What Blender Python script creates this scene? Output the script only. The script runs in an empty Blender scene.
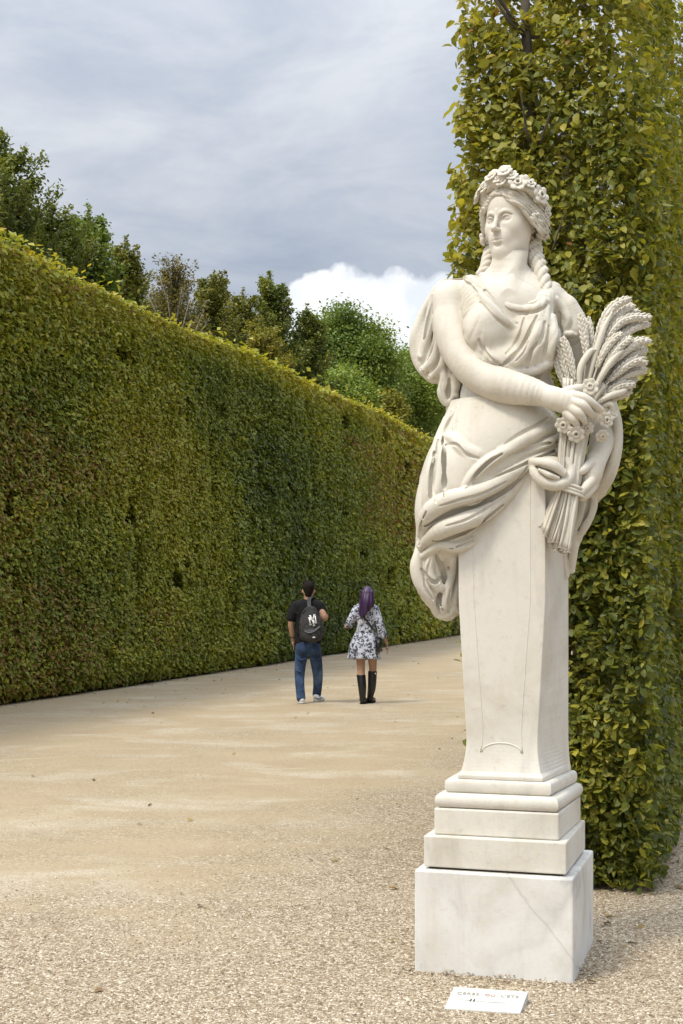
FASTCLAY = False
import bpy, math, random
import numpy as np

rng = np.random.default_rng(11)
random.seed(11)
scene = bpy.context.scene
COL = scene.collection
R = math.radians

# ---------------------------------------------------------------- camera
W, H = 683, 1024
FPX = 1422.0            # 50 mm on a 36 mm tall sensor
CX, HOR, EYE = 341.5, 587.0, 1.70
cam = bpy.data.cameras.new('camera')
cam.sensor_fit = 'VERTICAL'
cam.sensor_height = 36.0
cam.lens = 50.0
cam.shift_y = (HOR - H / 2) / H
cam.clip_end = 3000
cam_o = bpy.data.objects.new('camera', cam)
cam_o.location = (0, 0, EYE)
cam_o.rotation_euler = (R(90), 0, 0)
COL.objects.link(cam_o)
scene.camera = cam_o


def at(px, py, Y):
    """world point seen at photo position px, py when it is Y metres away"""
    return np.array(((px - CX) / FPX * Y, Y, EYE + (HOR - py) / FPX * Y))


def ground(px, py):
    Y = FPX * EYE / (py - HOR)
    return at(px, py, Y)


# ---------------------------------------------------------------- linking
def mesh_obj(name, V, F, mats=(), parent=None, smooth=True, fmat=None):
    """V (n,3), F list/array of faces; world coordinates; parent must be unrotated"""
    me = bpy.data.meshes.new(name)
    V = np.asarray(V, np.float32)
    if isinstance(F, np.ndarray):
        n = F.shape[1]
        me.vertices.add(len(V)); me.vertices.foreach_set('co', V.ravel())
        me.loops.add(F.size); me.loops.foreach_set('vertex_index', F.astype(np.int32).ravel())
        me.polygons.add(len(F))
        me.polygons.foreach_set('loop_start', np.arange(0, F.size, n, dtype=np.int32))
        me.update(calc_edges=True)
    else:
        me.from_pydata([tuple(map(float, v)) for v in V], [], [tuple(map(int, f)) for f in F])
        me.update()
    for m in (mats if isinstance(mats, (list, tuple)) else [mats]):
        me.materials.append(m)
    if fmat is not None:
        me.polygons.foreach_set('material_index', np.asarray(fmat, np.int32))
    if smooth:
        me.polygons.foreach_set('use_smooth', np.ones(len(me.polygons), bool))
    o = bpy.data.objects.new(name, me)
    COL.objects.link(o)
    if parent is not None:
        attach(o, parent)
    return o


_world = {}


def attach(o, parent):
    p = np.array(_world.get(parent.name, (0, 0, 0)))
    o.parent = parent
    o.location = tuple(-p)          # meshes are written in world coordinates
    _world[o.name] = np.zeros(3)


def tag(o, label=None, cat=None, group=None, kind=None):
    if label: o['label'] = label
    if cat: o['category'] = cat
    if group: o['group'] = group
    if kind: o['kind'] = kind
    return o


def thing(name, loc, label, cat, group=None):
    o = bpy.data.objects.new(name, None)
    o.empty_display_size = 0.2
    o.location = tuple(map(float, loc))
    COL.objects.link(o)
    _world[o.name] = np.array(loc, float)
    return tag(o, label, cat, group)


class MB:
    """collects geometry for one mesh object"""
    def __init__(s):
        s.V = []; s.F = []; s.n = 0
    def add(s, V, F):
        V = np.asarray(V, float)
        s.V.append(V); s.F += [tuple(i + s.n for i in f) for f in F]; s.n += len(V)
    def build(s, name, mats, parent=None, smooth=True):
        return mesh_obj(name, np.concatenate(s.V), s.F, mats, parent, smooth)
    def tube(s, pts, rad, n=8, cap=True):
        pts = np.asarray(pts, float); rad = np.broadcast_to(rad, (len(pts),))
        T = np.gradient(pts, axis=0); T /= np.linalg.norm(T, axis=1)[:, None] + 1e-9
        ref = np.array((0.31, 0.12, 0.94)) if abs(T[0] @ np.array((0.31, 0.12, 0.94))) < .9 else np.array((1., 0, 0))
        V = []; u = np.cross(T[0], ref); u /= np.linalg.norm(u)
        for p, t, r in zip(pts, T, rad):
            u = u - t * (u @ t); u /= np.linalg.norm(u) + 1e-9
            v = np.cross(t, u)
            a = np.arange(n) * 2 * np.pi / n
            V.append(p + r * (np.cos(a)[:, None] * u + np.sin(a)[:, None] * v))
        F = []
        m = len(pts)
        for i in range(m - 1):
            for j in range(n):
                F.append((i*n + j, i*n + (j+1) % n, (i+1)*n + (j+1) % n, (i+1)*n + j))
        if cap:
            F.append(tuple(range(n))[::-1]); F.append(tuple((m-1)*n + j for j in range(n)))
        s.add(np.concatenate(V), F)
    def ellipsoid(s, c, ax, nu=8, nv=5):
        """ax: 3 axis vectors (rows)"""
        c = np.asarray(c, float); ax = np.asarray(ax, float)
        V = [c + ax[2]]
        for i in range(1, nv):
            t = np.pi * i / nv
            for j in range(nu):
                p = 2 * np.pi * j / nu
                V.append(c + np.sin(t) * (np.cos(p) * ax[0] + np.sin(p) * ax[1]) + np.cos(t) * ax[2])
        V.append(c - ax[2])
        F = [(0, 1 + j, 1 + (j+1) % nu) for j in range(nu)]
        for i in range(nv - 2):
            for j in range(nu):
                a = 1 + i*nu; b = a + nu
                F.append((a + j, b + j, b + (j+1) % nu, a + (j+1) % nu))
        L = len(V) - 1; a = 1 + (nv-2)*nu
        F += [(L, a + (j+1) % nu, a + j) for j in range(nu)]
        s.add(V, F)


def spline(pts, n=None, step=None):
    """Catmull-Rom through the rows of pts (any dimension)"""
    P = np.asarray(pts, float)
    if len(P) == 2 and n is None and step is None:
        return P
    Q = np.vstack([2*P[0] - P[1], P, 2*P[-1] - P[-2]])
    m = n or 6
    out = []
    for i in range(1, len(Q) - 2):
        t = np.linspace(0, 1, m, endpoint=False)[:, None]
        a, b, c, d = Q[i-1], Q[i], Q[i+1], Q[i+2]
        out.append(.5*((2*b) + (c-a)*t + (2*a-5*b+4*c-d)*t**2 + (3*b-a-3*c+d)*t**3))
    out.append(P[-1:])
    return np.vstack(out)


# ---------------------------------------------------------------- sculpting in a signed distance grid
class Clay:
    def __init__(s, lo, hi, h):
        s.lo = np.asarray(lo, np.float32); s.h = h
        s.n = np.ceil((np.asarray(hi) - s.lo) / h).astype(int) + 1
        s.F = np.full(s.n, .2, np.float32)
    def _win(s, lo, hi):
        a = np.maximum(np.floor((lo - s.lo) / s.h).astype(int), 0)
        b = np.minimum(np.ceil((hi - s.lo) / s.h).astype(int) + 1, s.n)
        if np.any(b <= a): return None
        ax = [(s.lo[i] + s.h * np.arange(a[i], b[i])).astype(np.float32) for i in range(3)]
        return (slice(a[0], b[0]), slice(a[1], b[1]), slice(a[2], b[2])), ax[0][:, None, None], ax[1][None, :, None], ax[2][None, None, :]
    def _mix(s, sl, d, k, op):
        A = s.F[sl]
        if op == 'sub':
            d = -d; h = np.maximum(k - np.abs(A - d), 0) / k
            s.F[sl] = np.maximum(A, d) + h*h*k*.25
        else:
            h = np.maximum(k - np.abs(A - d), 0) / k
            s.F[sl] = np.minimum(A, d) - h*h*k*.25
    def seg(s, a, b, ra, rb, k, op='add'):
        a = np.asarray(a, np.float32); b = np.asarray(b, np.float32)
        m = max(ra, rb) + k + 2.5 * s.h + .012
        w = s._win(np.minimum(a, b) - m, np.maximum(a, b) + m)
        if w is None: return
        sl, x, y, z = w
        e = b - a; L = float(e @ e) + 1e-12
        t = np.clip(((x-a[0])*e[0] + (y-a[1])*e[1] + (z-a[2])*e[2]) / L, 0, 1)
        d = np.sqrt((x-a[0]-t*e[0])**2 + (y-a[1]-t*e[1])**2 + (z-a[2]-t*e[2])**2) - (ra + t*(rb-ra))
        s._mix(sl, d, k, op)
    def chain(s, pts, rad, k=.02, op='add', n=4, own=None):
        """smooth tube through pts with radii rad. own: union of its own segments first (crisper)"""
        P = np.asarray(pts, float); r = np.broadcast_to(np.asarray(rad, float), (len(P),))
        Q = spline(np.hstack([P, r[:, None]]), n) if len(P) > 2 else np.hstack([P, r[:, None]])
        Q[:, 3] = np.maximum(Q[:, 3], 1e-4)
        m = Q[:, 3].max() + k + 2.5*s.h + .012
        w = s._win(Q[:, :3].min(0) - m, Q[:, :3].max(0) + m)
        if w is None: return
        sl, x, y, z = w
        D = np.full(np.broadcast_shapes(x.shape, y.shape, z.shape), .2, np.float32)
        T = Clay.__new__(Clay); T.lo = s.lo + s.h*np.array([i.start for i in sl], np.float32); T.h = s.h; T.n = np.array(D.shape); T.F = D
        for i in range(len(Q) - 1):
            T.seg(Q[i, :3], Q[i+1, :3], Q[i, 3], Q[i+1, 3], 1e-6)
        s._mix(sl, T.F, k, op)
    def ell(s, c, r, M=None, k=.03, op='add'):
        c = np.asarray(c, np.float32); r = np.asarray(r, np.float32)
        m = float(r.max()) + k + 2.5*s.h + .012
        w = s._win(c - m, c + m)
        if w is None: return
        sl, x, y, z = w
        x = x - c[0]; y = y - c[1]; z = z - c[2]
        if M is None: u, v, q = x, y, z
        else:
            M = np.asarray(M, np.float32)   # columns = local axes
            u = x*M[0, 0] + y*M[1, 0] + z*M[2, 0]; v = x*M[0, 1] + y*M[1, 1] + z*M[2, 1]; q = x*M[0, 2] + y*M[1, 2] + z*M[2, 2]
        k0 = np.sqrt((u/r[0])**2 + (v/r[1])**2 + (q/r[2])**2)
        k1 = np.sqrt((u/r[0]**2)**2 + (v/r[1]**2)**2 + (q/r[2]**2)**2) + 1e-6
        s._mix(sl, k0*(k0-1)/k1, k, op)
    def crease(s, along, freq, amp, seed, slow=.16):
        """shallow sharp-edged wrinkles that run in the direction along"""
        a = np.asarray(along, float); a /= np.linalg.norm(a)
        e = np.cross(a, (0, 1, 0)); e /= np.linalg.norm(e); g = np.cross(a, e)
        near = np.argwhere(np.abs(s.F) < .03)
        Pn = s.lo + s.h*near
        r = np.random.default_rng(seed); ua, ue, ug = Pn @ a, Pn @ e, Pn @ g
        w1 = sum(np.sin(ua*freq*slow*r.uniform(.6, 1.6) + ue*freq*.25*r.uniform(-1, 1) + r.uniform(0, 6.28)) for _ in range(3))
        v = sum(np.sin(ue*freq*r.uniform(.6, 1.4) + ug*freq*r.uniform(-.5, .5) + ua*freq*slow*r.uniform(-1, 1) + .9*w1 + r.uniform(0, 6.28)) for _ in range(3))/3
        mask = np.clip(.5 + .5*sum(np.sin((Pn @ r.normal(size=3))*9 + r.uniform(0, 6.28)) for _ in range(2)), 0, 1)
        s.F[near[:, 0], near[:, 1], near[:, 2]] += (amp*mask*(1 - 2.4*np.abs(v))*.8).astype(np.float32)
    def sharpen(s, r=3, amt=1.3):
        """cut hollows deeper and edges crisper, as a chisel would"""
        C = np.clip(s.F, -.016, .016); B = C
        for _ in range(2):
            for ax in range(3):
                A = np.zeros_like(B)
                for d in range(-r, r+1): A += np.roll(B, d, ax)
                B = A/(2*r + 1)
        m = np.abs(s.F) < .013
        s.F[m] += (amt*(C - B))[m]
    def plane(s, c, n, k=.01):
        """cut away everything on the side n points to"""
        x = (s.lo[0] + s.h*np.arange(s.n[0]))[:, None, None]; y = (s.lo[1] + s.h*np.arange(s.n[1]))[None, :, None]; z = (s.lo[2] + s.h*np.arange(s.n[2]))[None, None, :]
        d = -((x-c[0])*n[0] + (y-c[1])*n[1] + (z-c[2])*n[2])
        s._mix((slice(None),)*3, d.astype(np.float32), k, 'sub')
    def at(s, p):
        q = (np.asarray(p) - s.lo) / s.h
        i = np.clip(q.astype(int), 0, s.n - 2); f = q - i
        out = 0
        for a in (0, 1):
            for b in (0, 1):
                for c in (0, 1):
                    wgt = (f[..., 0] if a else 1-f[..., 0])*(f[..., 1] if b else 1-f[..., 1])*(f[..., 2] if c else 1-f[..., 2])
                    out = out + wgt * s.F[i[..., 0]+a, i[..., 1]+b, i[..., 2]+c]
        ok = np.all((q >= 0) & (q <= s.n - 1), axis=-1)
        return np.where(ok, out, .2)
    def front(s, px, py, Y0, Y1, step=.004):
        """the first surface point a sight line through px, py meets between depths Y0 and Y1"""
        Ys = np.arange(Y0, Y1, step)
        P = np.stack([(px-CX)/FPX*Ys, Ys, EYE + (HOR-py)/FPX*Ys], 1)
        f = s.at(P)
        i = np.argmax(f < 0)
        if f[i] >= 0:
            i = int(np.argmin(f)); return P[i]
        if i == 0: return P[0]
        t = f[i-1] / (f[i-1] - f[i])
        return P[i-1] + t*(P[i] - P[i-1])
    def mesh(s, name, mats, parent=None, smooth=0):
        F = s.F; S = F < 0
        n = s.n
        c = np.zeros(n - 1, np.int8)
        for a in (0, 1):
            for b in (0, 1):
                for d in (0, 1):
                    c += S[a:n[0]-1+a, b:n[1]-1+b, d:n[2]-1+d]
        act = (c > 0) & (c < 8)
        idx = np.full(act.shape, -1, np.int64)
        ijk = np.argwhere(act)
        idx[act] = np.arange(len(ijk))
        acc = np.zeros((len(ijk), 3)); cnt = np.zeros(len(ijk))
        cor = [(a, b, d) for a in (0, 1) for b in (0, 1) for d in (0, 1)]
        val = {o: F[ijk[:, 0]+o[0], ijk[:, 1]+o[1], ijk[:, 2]+o[2]] for o in cor}
        for o in cor:
            for axis in range(3):
                if o[axis]: continue
                p = list(o); p[axis] = 1; p = tuple(p)
                fa, fb = val[o], val[p]
                m = (fa < 0) != (fb < 0)
                t = np.where(m, fa/np.where(m, fa-fb, 1), 0)
                q = np.tile(np.array(o, float), (len(ijk), 1)); q[:, axis] += t
                acc[m] += q[m]; cnt[m] += 1
        V = s.lo + s.h*(ijk + acc/np.maximum(cnt, 1)[:, None])
        quads = []
        for axis in range(3):
            b, d = [i for i in range(3) if i != axis]
            sl0 = [slice(None)]*3; sl1 = [slice(None)]*3
            sl0[axis] = slice(0, -1); sl1[axis] = slice(1, None)
            df = S[tuple(sl0)] != S[tuple(sl1)]
            e = np.argwhere(df)
            e = e[(e[:, b] > 0) & (e[:, d] > 0) & (e[:, b] < n[b]-1) & (e[:, d] < n[d]-1)]
            def cell(db, dd):
                q = e.copy(); q[:, b] -= db; q[:, d] -= dd
                return idx[q[:, 0], q[:, 1], q[:, 2]]
            Q = np.stack([cell(1, 1), cell(0, 1), cell(0, 0), cell(1, 0)], 1)
            ins = S[e[:, 0], e[:, 1], e[:, 2]]
            flip = ins if axis != 1 else ~ins
            Q[~flip] = Q[~flip][:, ::-1]
            quads.append(Q)
        Q = np.concatenate(quads)
        Q = Q[(Q >= 0).all(1)]
        for _ in range(smooth):
            A = np.zeros_like(V); N = np.zeros(len(V))
            for i in range(4):
                np.add.at(A, Q[:, i], V[Q[:, (i+1) % 4]] + V[Q[:, (i+3) % 4]]); np.add.at(N, Q[:, i], 2)
            V = .5*V + .5*A/np.maximum(N, 1)[:, None]
        return mesh_obj(name, V, Q, mats, parent)


# ---------------------------------------------------------------- node helpers
def new_mat(name):
    m = bpy.data.materials.new(name); m.use_nodes = True
    nt = m.node_tree; b = nt.nodes['Principled BSDF']
    return m, nt, b


def N(nt, typ, **kw):
    n = nt.nodes.new(typ)
    for k, v in kw.items():
        if k in n.inputs.keys() and not hasattr(n, k): n.inputs[k].default_value = v
        elif hasattr(n, k): setattr(n, k, v)
        else: n.inputs[k].default_value = v
    return n


def ramp(nt, fac, stops):
    r = nt.nodes.new('ShaderNodeValToRGB')
    e = r.color_ramp.elements
    while len(e) < len(stops): e.new(.5)
    for x, (p, c) in zip(e, stops):
        x.position = p; x.color = tuple(c) + (1,) if len(c) == 3 else c
    if fac is not None: nt.links.new(fac, r.inputs[0])
    return r.outputs[0]


def mix(nt, fac, a, b, mode='MIX'):
    n = nt.nodes.new('ShaderNodeMix'); n.data_type = 'RGBA'; n.blend_type = mode
    for s, v in ((n.inputs[0], fac), (n.inputs[6], a), (n.inputs[7], b)):
        if hasattr(v, 'links'): nt.links.new(v, s)
        else: s.default_value = v if isinstance(v, (int, float)) else (tuple(v) + (1,) if len(v) == 3 else v)
    return n.outputs[2]


def noise(nt, scale, detail=4, rough=.55, vec=None, dist=0):
    n = nt.nodes.new('ShaderNodeTexNoise')
    n.inputs['Scale'].default_value = scale; n.inputs['Detail'].default_value = detail
    n.inputs['Roughness'].default_value = rough; n.inputs['Distortion'].default_value = dist
    if vec is not None: nt.links.new(vec, n.inputs['Vector'])
    return n


def math_n(nt, op, a, b=None):
    n = nt.nodes.new('ShaderNodeMath'); n.operation = op
    for s, v in ((n.inputs[0], a), (n.inputs[1], b)):
        if v is None: continue
        if hasattr(v, 'links'): nt.links.new(v, s)
        else: s.default_value = v
    return n.outputs[0]


def coords(nt, scale=(1, 1, 1)):
    g = nt.nodes.new('ShaderNodeNewGeometry')
    m = nt.nodes.new('ShaderNodeMapping'); m.inputs['Scale'].default_value = scale
    nt.links.new(g.outputs['Position'], m.inputs['Vector'])
    return m.outputs[0]


def bump(nt, b, h, strength=.3, dist=.01):
    n = nt.nodes.new('ShaderNodeBump'); n.inputs['Strength'].default_value = strength; n.inputs['Distance'].default_value = dist
    nt.links.new(h, n.inputs['Height']); nt.links.new(n.outputs[0], b.inputs['Normal'])


def plain(name, col, rough=.7, var=.12, scale=30, bs=.0, spec=.3):
    m, nt, b = new_mat(name)
    n = noise(nt, scale, 4, .6, coords(nt))
    lo = tuple(c*(1-var) for c in col); hi = tuple(min(1, c*(1+var)) for c in col)
    nt.links.new(ramp(nt, n.outputs[0], [(.3, lo), (.7, hi)]), b.inputs['Base Color'])
    b.inputs['Roughness'].default_value = rough
    b.inputs['Specular IOR Level'].default_value = spec
    if bs: bump(nt, b, n.outputs[0], bs, .01)
    return m
# ================================================================ marble
CRACK = .80*.93 + .60*.17 + .024


def make_marble(name, base, vein=None, vein_amt=.0, stain=.5, rough=.62):
    m, nt, b = new_mat(name)
    c = coords(nt)
    big = noise(nt, 3.2, 6, .62, c, .4)
    fine = noise(nt, 60, 5, .65, c)
    col = ramp(nt, big.outputs[0], [(.28, tuple(v*w_ for v, w_ in zip(base, (.84, .82, .77)))), (.52, base), (.75, tuple(min(1, v*1.05) for v in base))])
    # rain streaks, long in the vertical
    st = noise(nt, 9, 5, .6, coords(nt, (1, 1, .14)), .2)
    warm = ramp(nt, st.outputs[0], [(.54, (0, 0, 0)), (.74, (1, 1, 1))])
    f = math_n(nt, 'MULTIPLY', warm, .42*stain)
    col = mix(nt, f, col, (.50, .42, .30))
    # lichen specks and grime in small spots
    sp = noise(nt, 24, 8, .75, c)
    f2 = math_n(nt, 'MULTIPLY', ramp(nt, sp.outputs[0], [(.56, (0, 0, 0)), (.70, (1, 1, 1))]), .42*stain)
    col = mix(nt, f2, col, (.36, .33, .27))
    if vein:
        v = noise(nt, 1.5, 6, .5, coords(nt, (1, 1, .55)), .5)
        line = math_n(nt, 'ABSOLUTE', math_n(nt, 'SUBTRACT', v.outputs[0], .5))
        msk = ramp(nt, line, [(.0, (1, 1, 1)), (.022, (.25, .25, .25)), (.07, (0, 0, 0))])
        pt = noise(nt, 1.7, 2, .5, c)
        f3 = math_n(nt, 'MULTIPLY', math_n(nt, 'MULTIPLY', msk, ramp(nt, pt.outputs[0], [(.42, (0, 0, 0)), (.62, (1, 1, 1))])), vein_amt)
        col = mix(nt, f3, col, vein)
        if vein_amt > .5:       # the one long crack across the front
            sx = nt.nodes.new('ShaderNodeSeparateXYZ'); nt.links.new(c, sx.inputs[0])
            wob = noise(nt, 7, 4, .6, c)
            e = math_n(nt, 'ADD', math_n(nt, 'ADD', math_n(nt, 'MULTIPLY', sx.outputs[0], .80), math_n(nt, 'MULTIPLY', sx.outputs[2], .60)), math_n(nt, 'MULTIPLY', wob.outputs[0], .045))
            e = math_n(nt, 'ABSOLUTE', math_n(nt, 'SUBTRACT', e, CRACK))
            cm = ramp(nt, e, [(.0, (1, 1, 1)), (.0025, (.5, .5, .5)), (.007, (0, 0, 0))])
            col = mix(nt, math_n(nt, 'MULTIPLY', cm, .36), col, (.33, .29, .24))
    gs = noise(nt, 6, 6, .65, coords(nt, (1, 1, .22)), .5)
    col = mix(nt, math_n(nt, 'MULTIPLY', ramp(nt, gs.outputs[0], [(.56, (0, 0, 0)), (.70, (1, 1, 1))]), .42*stain), col, (.40, .38, .335))
    col = mix(nt, .10, col, fine.outputs[1], 'OVERLAY')
    nt.links.new(col, b.inputs['Base Color'])
    b.inputs['Roughness'].default_value = rough
    b.inputs['Specular IOR Level'].default_value = .28
    h = math_n(nt, 'ADD', fine.outputs[0], math_n(nt, 'MULTIPLY', sp.outputs[0], 1.3))
    bump(nt, b, h, .22, .004)
    return m


MARBLE = make_marble('weathered_marble', (.615, .575, .49), stain=.9)
MARBLE_SKIN = make_marble('smooth_marble', (.645, .60, .515), stain=.6)
MARBLE_BASE = make_marble('plinth_marble', (.645, .61, .535), (.5, .47, .42), .25, .9)
MARBLE_BLOCK = make_marble('veined_marble', (.71, .695, .655), (.36, .35, .34), .75, .6, .5)
JOINT = plain('dark_joint', (.06, .05, .045), .9)

D0 = 6.53
S = D0 / FPX
AX = np.array((at(507, 600, D0)[0], D0))     # plan position of the statue's axis
YAW = R(17)
FR = np.array((math.sin(YAW), math.cos(YAW)))      # away from the viewer, through the statue
RT = np.array((math.cos(YAW), -math.sin(YAW)))     # to the statue's right side in the picture


def P(px, py, w=0.):
    return at(px, py, D0 - w*S)


def loc3(a, d, z):
    """a to the right, d towards the front, in the statue's own plan"""
    q = AX + RT*a - FR*d
    return (q[0], q[1], z)


block = thing('pedestal_block', loc3(0, 0, 0), 'white grey-veined marble block on the gravel under the statue', 'pedestal')
statue = thing('statue', loc3(0, 0, .45), 'white marble statue of a flower-crowned woman holding a wheat sheaf', 'statue')


def rings(name, prof, mat, parent, seg_smooth=False, bev=.006, wide=0, left=0):
    """stack of rectangles: (z, half width front, half width back, depth front, depth back)"""
    V = []; F = []
    for z, a, a2, d, d2 in prof:
        V += [loc3(-a + left, d, z), loc3(a, d, z), loc3(a2 + wide, -d2, z), loc3(-a2, -d2, z)]
    for i in range(len(prof) - 1):
        for j in range(4):
            F.append((i*4+j, i*4+(j+1) % 4, (i+1)*4+(j+1) % 4, (i+1)*4+j))
    F.append((3, 2, 1, 0)); k = (len(prof)-1)*4; F.append((k, k+1, k+2, k+3))
    o = mesh_obj(name, V, F, mat, parent, smooth=False)
    if bev:
        b = o.modifiers.new('bevel', 'BEVEL'); b.width = bev; b.segments = 2; b.limit_method = 'ANGLE'; b.angle_limit = R(38)
    return o


BZ = .448
# the foundation block: two slabs of marble with an open joint, chipped lower edge
hw = .350
front = rings('front_slab', [(-.12, hw, hw, hw, -.035), (BZ, hw, hw, hw, -.035)], MARBLE_BLOCK, block, bev=.008)
back = rings('rear_slab', [(-.12, hw-.003, hw-.003, .027, hw+.03), (BZ-.004, hw-.003, hw-.003, .027, hw+.03)], MARBLE_BLOCK, block, bev=.008)
rings('bed_joint', [(BZ-.02, .296, .296, .296, .296), (BZ+.011, .296, .296, .296, .296)], JOINT, block, bev=0)


def zat(py, d=.3):
    return EYE + (HOR - py)/FPX*(D0 - d)


# plinth courses
pl = [(BZ+.010, .316, .316, .316, .316), (zat(839), .316, .316, .316, .316)]
rings('plinth', pl, MARBLE_BASE, statue, bev=.006)
z0, z1 = zat(839)+.001, zat(812)
rings('plinth', [(z0, .278, .278, .278, .278), (z1, .278, .278, .278, .278)], MARBLE_BASE, statue, bev=.007, wide=.022)
# torus and cove
za, zb = z1 + .0005, zat(797)
prof = []
for t in np.linspace(-1, 1, 11):
    e = .252 + .024*math.sqrt(max(0, 1-t*t)); zz = (za+zb)/2 + t*(zb-za)/2
    prof.append((zz, e, e, e, e))
zc, zd = zb + .0005, zat(783)
prof2 = []
for t in np.linspace(-1, 1, 9):
    e = .226 + .013*math.sqrt(max(0, 1-t*t)); prof2.append((zc+(t+1)/2*(zd-zc), e, e, e, e))
o = rings('base_moulding', prof, MARBLE_BASE, statue, bev=0, wide=.035)
o = rings('base_moulding', prof2, MARBLE_BASE, statue, bev=0, wide=.050)

# the tapering shaft: hollow-sided, wider at the back than at the front
zs, zt = zd + .0005, zat(466)
sh = []
for t in np.concatenate([np.linspace(0, .16, 14), np.linspace(.19, 1, 20)]):
    z = zs + t*(zt - zs)
    fl = .050*max(0, 1 - t/.15)**2.2
    if t < .022: fl = .050
    a = .160 + min(.080*t, .046) + fl*.8; a2 = .214 + fl*.2
    sh.append((z, a, a2, .182 + .012*t + fl*.9, .200 + fl*.3))
shaft = rings('shaft', sh, MARBLE_BASE, statue, bev=.004, wide=.040, left=.020)


def shaft_front(a, z, off=0.):
    t = (z - zs)/(zt - zs)
    fl = .050*max(0, 1 - t/.15)**2.2
    return loc3(a, .182 + .012*t + fl*.9 + off, z)


# sunk panel line on the shaft's front
pn = MB()
for sgn in (-1, 1):
    pts = []
    for t in np.linspace(.085, .99, 40):
        a = .070 + min(.100*t, .058) + .016*max(0, 1 - (t-.085)/.10)**2
        pts.append(shaft_front(sgn*a + .010, zs + t*(zt-zs), -.0020))
    pn.tube(pts, .0045, 6)
arc = []
for u in np.linspace(-1, 1, 25):
    arc.append(shaft_front(u*.090 + .010, zs + (.086 + .030*math.sqrt(max(0, 1-u*u)))*(zt-zs), -.0015))
pn.tube(arc, .0045, 6)
pn.build('panel_moulding', MARBLE_BASE, statue)

# ================================================================ figure
HZ = .0031 if not FASTCLAY else .008
body = Clay(P(395, 560, -75)*0 + np.array((AX[0]-.52, D0-.46, zat(560))), np.array((AX[0]+.60, D0+.30, zat(240))), HZ)


def rad(*r): return np.array(r)*S
def pts(*p): return np.array([P(*q) for q in p])


# torso under the cloth, shoulders, neck
body.ell(P(510, 330, 0), rad(50, 40, 52), k=.05)
def E(c, c_px, k=.04, op='add', M=None, clay=None):
    (clay or body).ell(P(*c), np.array(c_px)[[0, 2, 1]]*S, M, k, op)     # radii given as width, height, depth
E((508, 318, 4), (48, 44, 30))
body.chain(pts((454, 300, -10), (480, 291, -4), (508, 288, 0), (538, 292, 7), (561, 308, 13)), rad(15, 16, 20, 16, 14), .05)
E((507, 303, 16), (38, 20, 20), .05)
E((508, 400, 0), (46, 46, 34), .06)
body.chain(pts((510, 296, 0), (509.5, 275, 4), (509, 262, 7), (513, 236, 4)), rad(23, 18.2, 17.2, 18), .05)
body.chain(pts((520, 255, 18), (512, 275, 24), (507, 292, 30)), rad(4, 4, 3.5), .05)      # neck muscle
# her right arm, across the body
ra = pts((452, 302, -8), (451, 321, -2), (455, 339, 6), (462, 355, 15), (473, 370, 26), (486, 379, 33), (504, 386, 43), (528, 391, 53), (545, 395.5, 60), (553, 398, 63))
body.chain(ra, rad(17, 18.4, 18.6, 18, 16.6, 17, 17.2, 14, 10.6, 10), .02)
E((449, 298, -8), (15.5, 17, 16), .04)
# her right hand
def digit(p, r, k=.0035): body.chain(pts(*p), rad(*r), k, n=5)
body.chain(pts((552, 398, 63), (562, 401, 66), (574, 404, 67)), rad(9.8, 11, 9), .02)
body.chain(pts((556, 401, 66), (568, 407, 69), (574, 412, 69)), rad(7, 8, 6.5), .015)
digit(((572, 396, 69), (583, 398.5, 74), (592, 404, 73), (600, 410, 67)), (5.6, 5.2, 4.4, 3.4))
digit(((573, 402, 72), (582, 405.5, 77), (588, 411, 75), (592, 415, 70)), (5.5, 5.1, 4.3, 3.4))
digit(((571, 408, 73), (578, 412.5, 77), (582, 417, 75), (584, 421, 70)), (5.3, 4.9, 4.2, 3.3))
digit(((567, 413, 71), (573, 418.5, 74), (576, 423, 72), (577, 426, 68)), (4.8, 4.4, 3.7, 3))
digit(((563, 394, 66), (573, 390, 65), (583, 389, 61), (589, 391, 56)), (5.5, 4.9, 4.3, 3.4))
# her left arm, behind the sheaf
body.chain(pts((564, 310, 12), (571, 327, 11), (580, 350, 8), (587, 378, 2), (597, 406, 2), (603, 425, 10), (602, 441, 25), (598, 455, 37), (595, 464, 44)), rad(14.5, 15, 15, 14, 13, 12.5, 12, 10.5, 9.5), .02)
body.chain(pts((595, 463, 45), (592, 474, 49), (589, 484, 50)), rad(9, 10, 8), .015)
digit(((592, 463, 52), (587, 467, 56), (582, 470.5, 59), (577, 472.5, 60)), (5.2, 4.6, 4.1, 3.2))
digit(((594, 476, 52), (590, 482, 57), (586, 487, 60), (582, 492, 60)), (5.2, 4.7, 4.2, 3.2))
digit(((594, 484, 49), (590, 490, 54), (586, 495, 56), (582, 498, 55)), (5, 4.5, 4, 3))

# ---------------------------------------------------------------- head
UNIT = 34.6*S
PSI, PITCH = R(40), R(3)
fw = np.array((-math.sin(PSI)*math.cos(PITCH), -math.cos(PSI)*math.cos(PITCH), -math.sin(PITCH)))
rt = np.array((math.cos(PSI), -math.sin(PSI), 0))
up = np.cross(fw, rt); up = up if up[2] > 0 else -up
HM = np.stack([rt, up, fw], 1)            # columns
HC = P(511.5, 222.5, 3)


def hp(x, y, z): return HC + UNIT*(HM @ np.array((x, y, z), float))
def hpts(*p): return np.array([hp(*q) for q in p])
def hr(*r): return np.array(r, float)*UNIT


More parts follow.
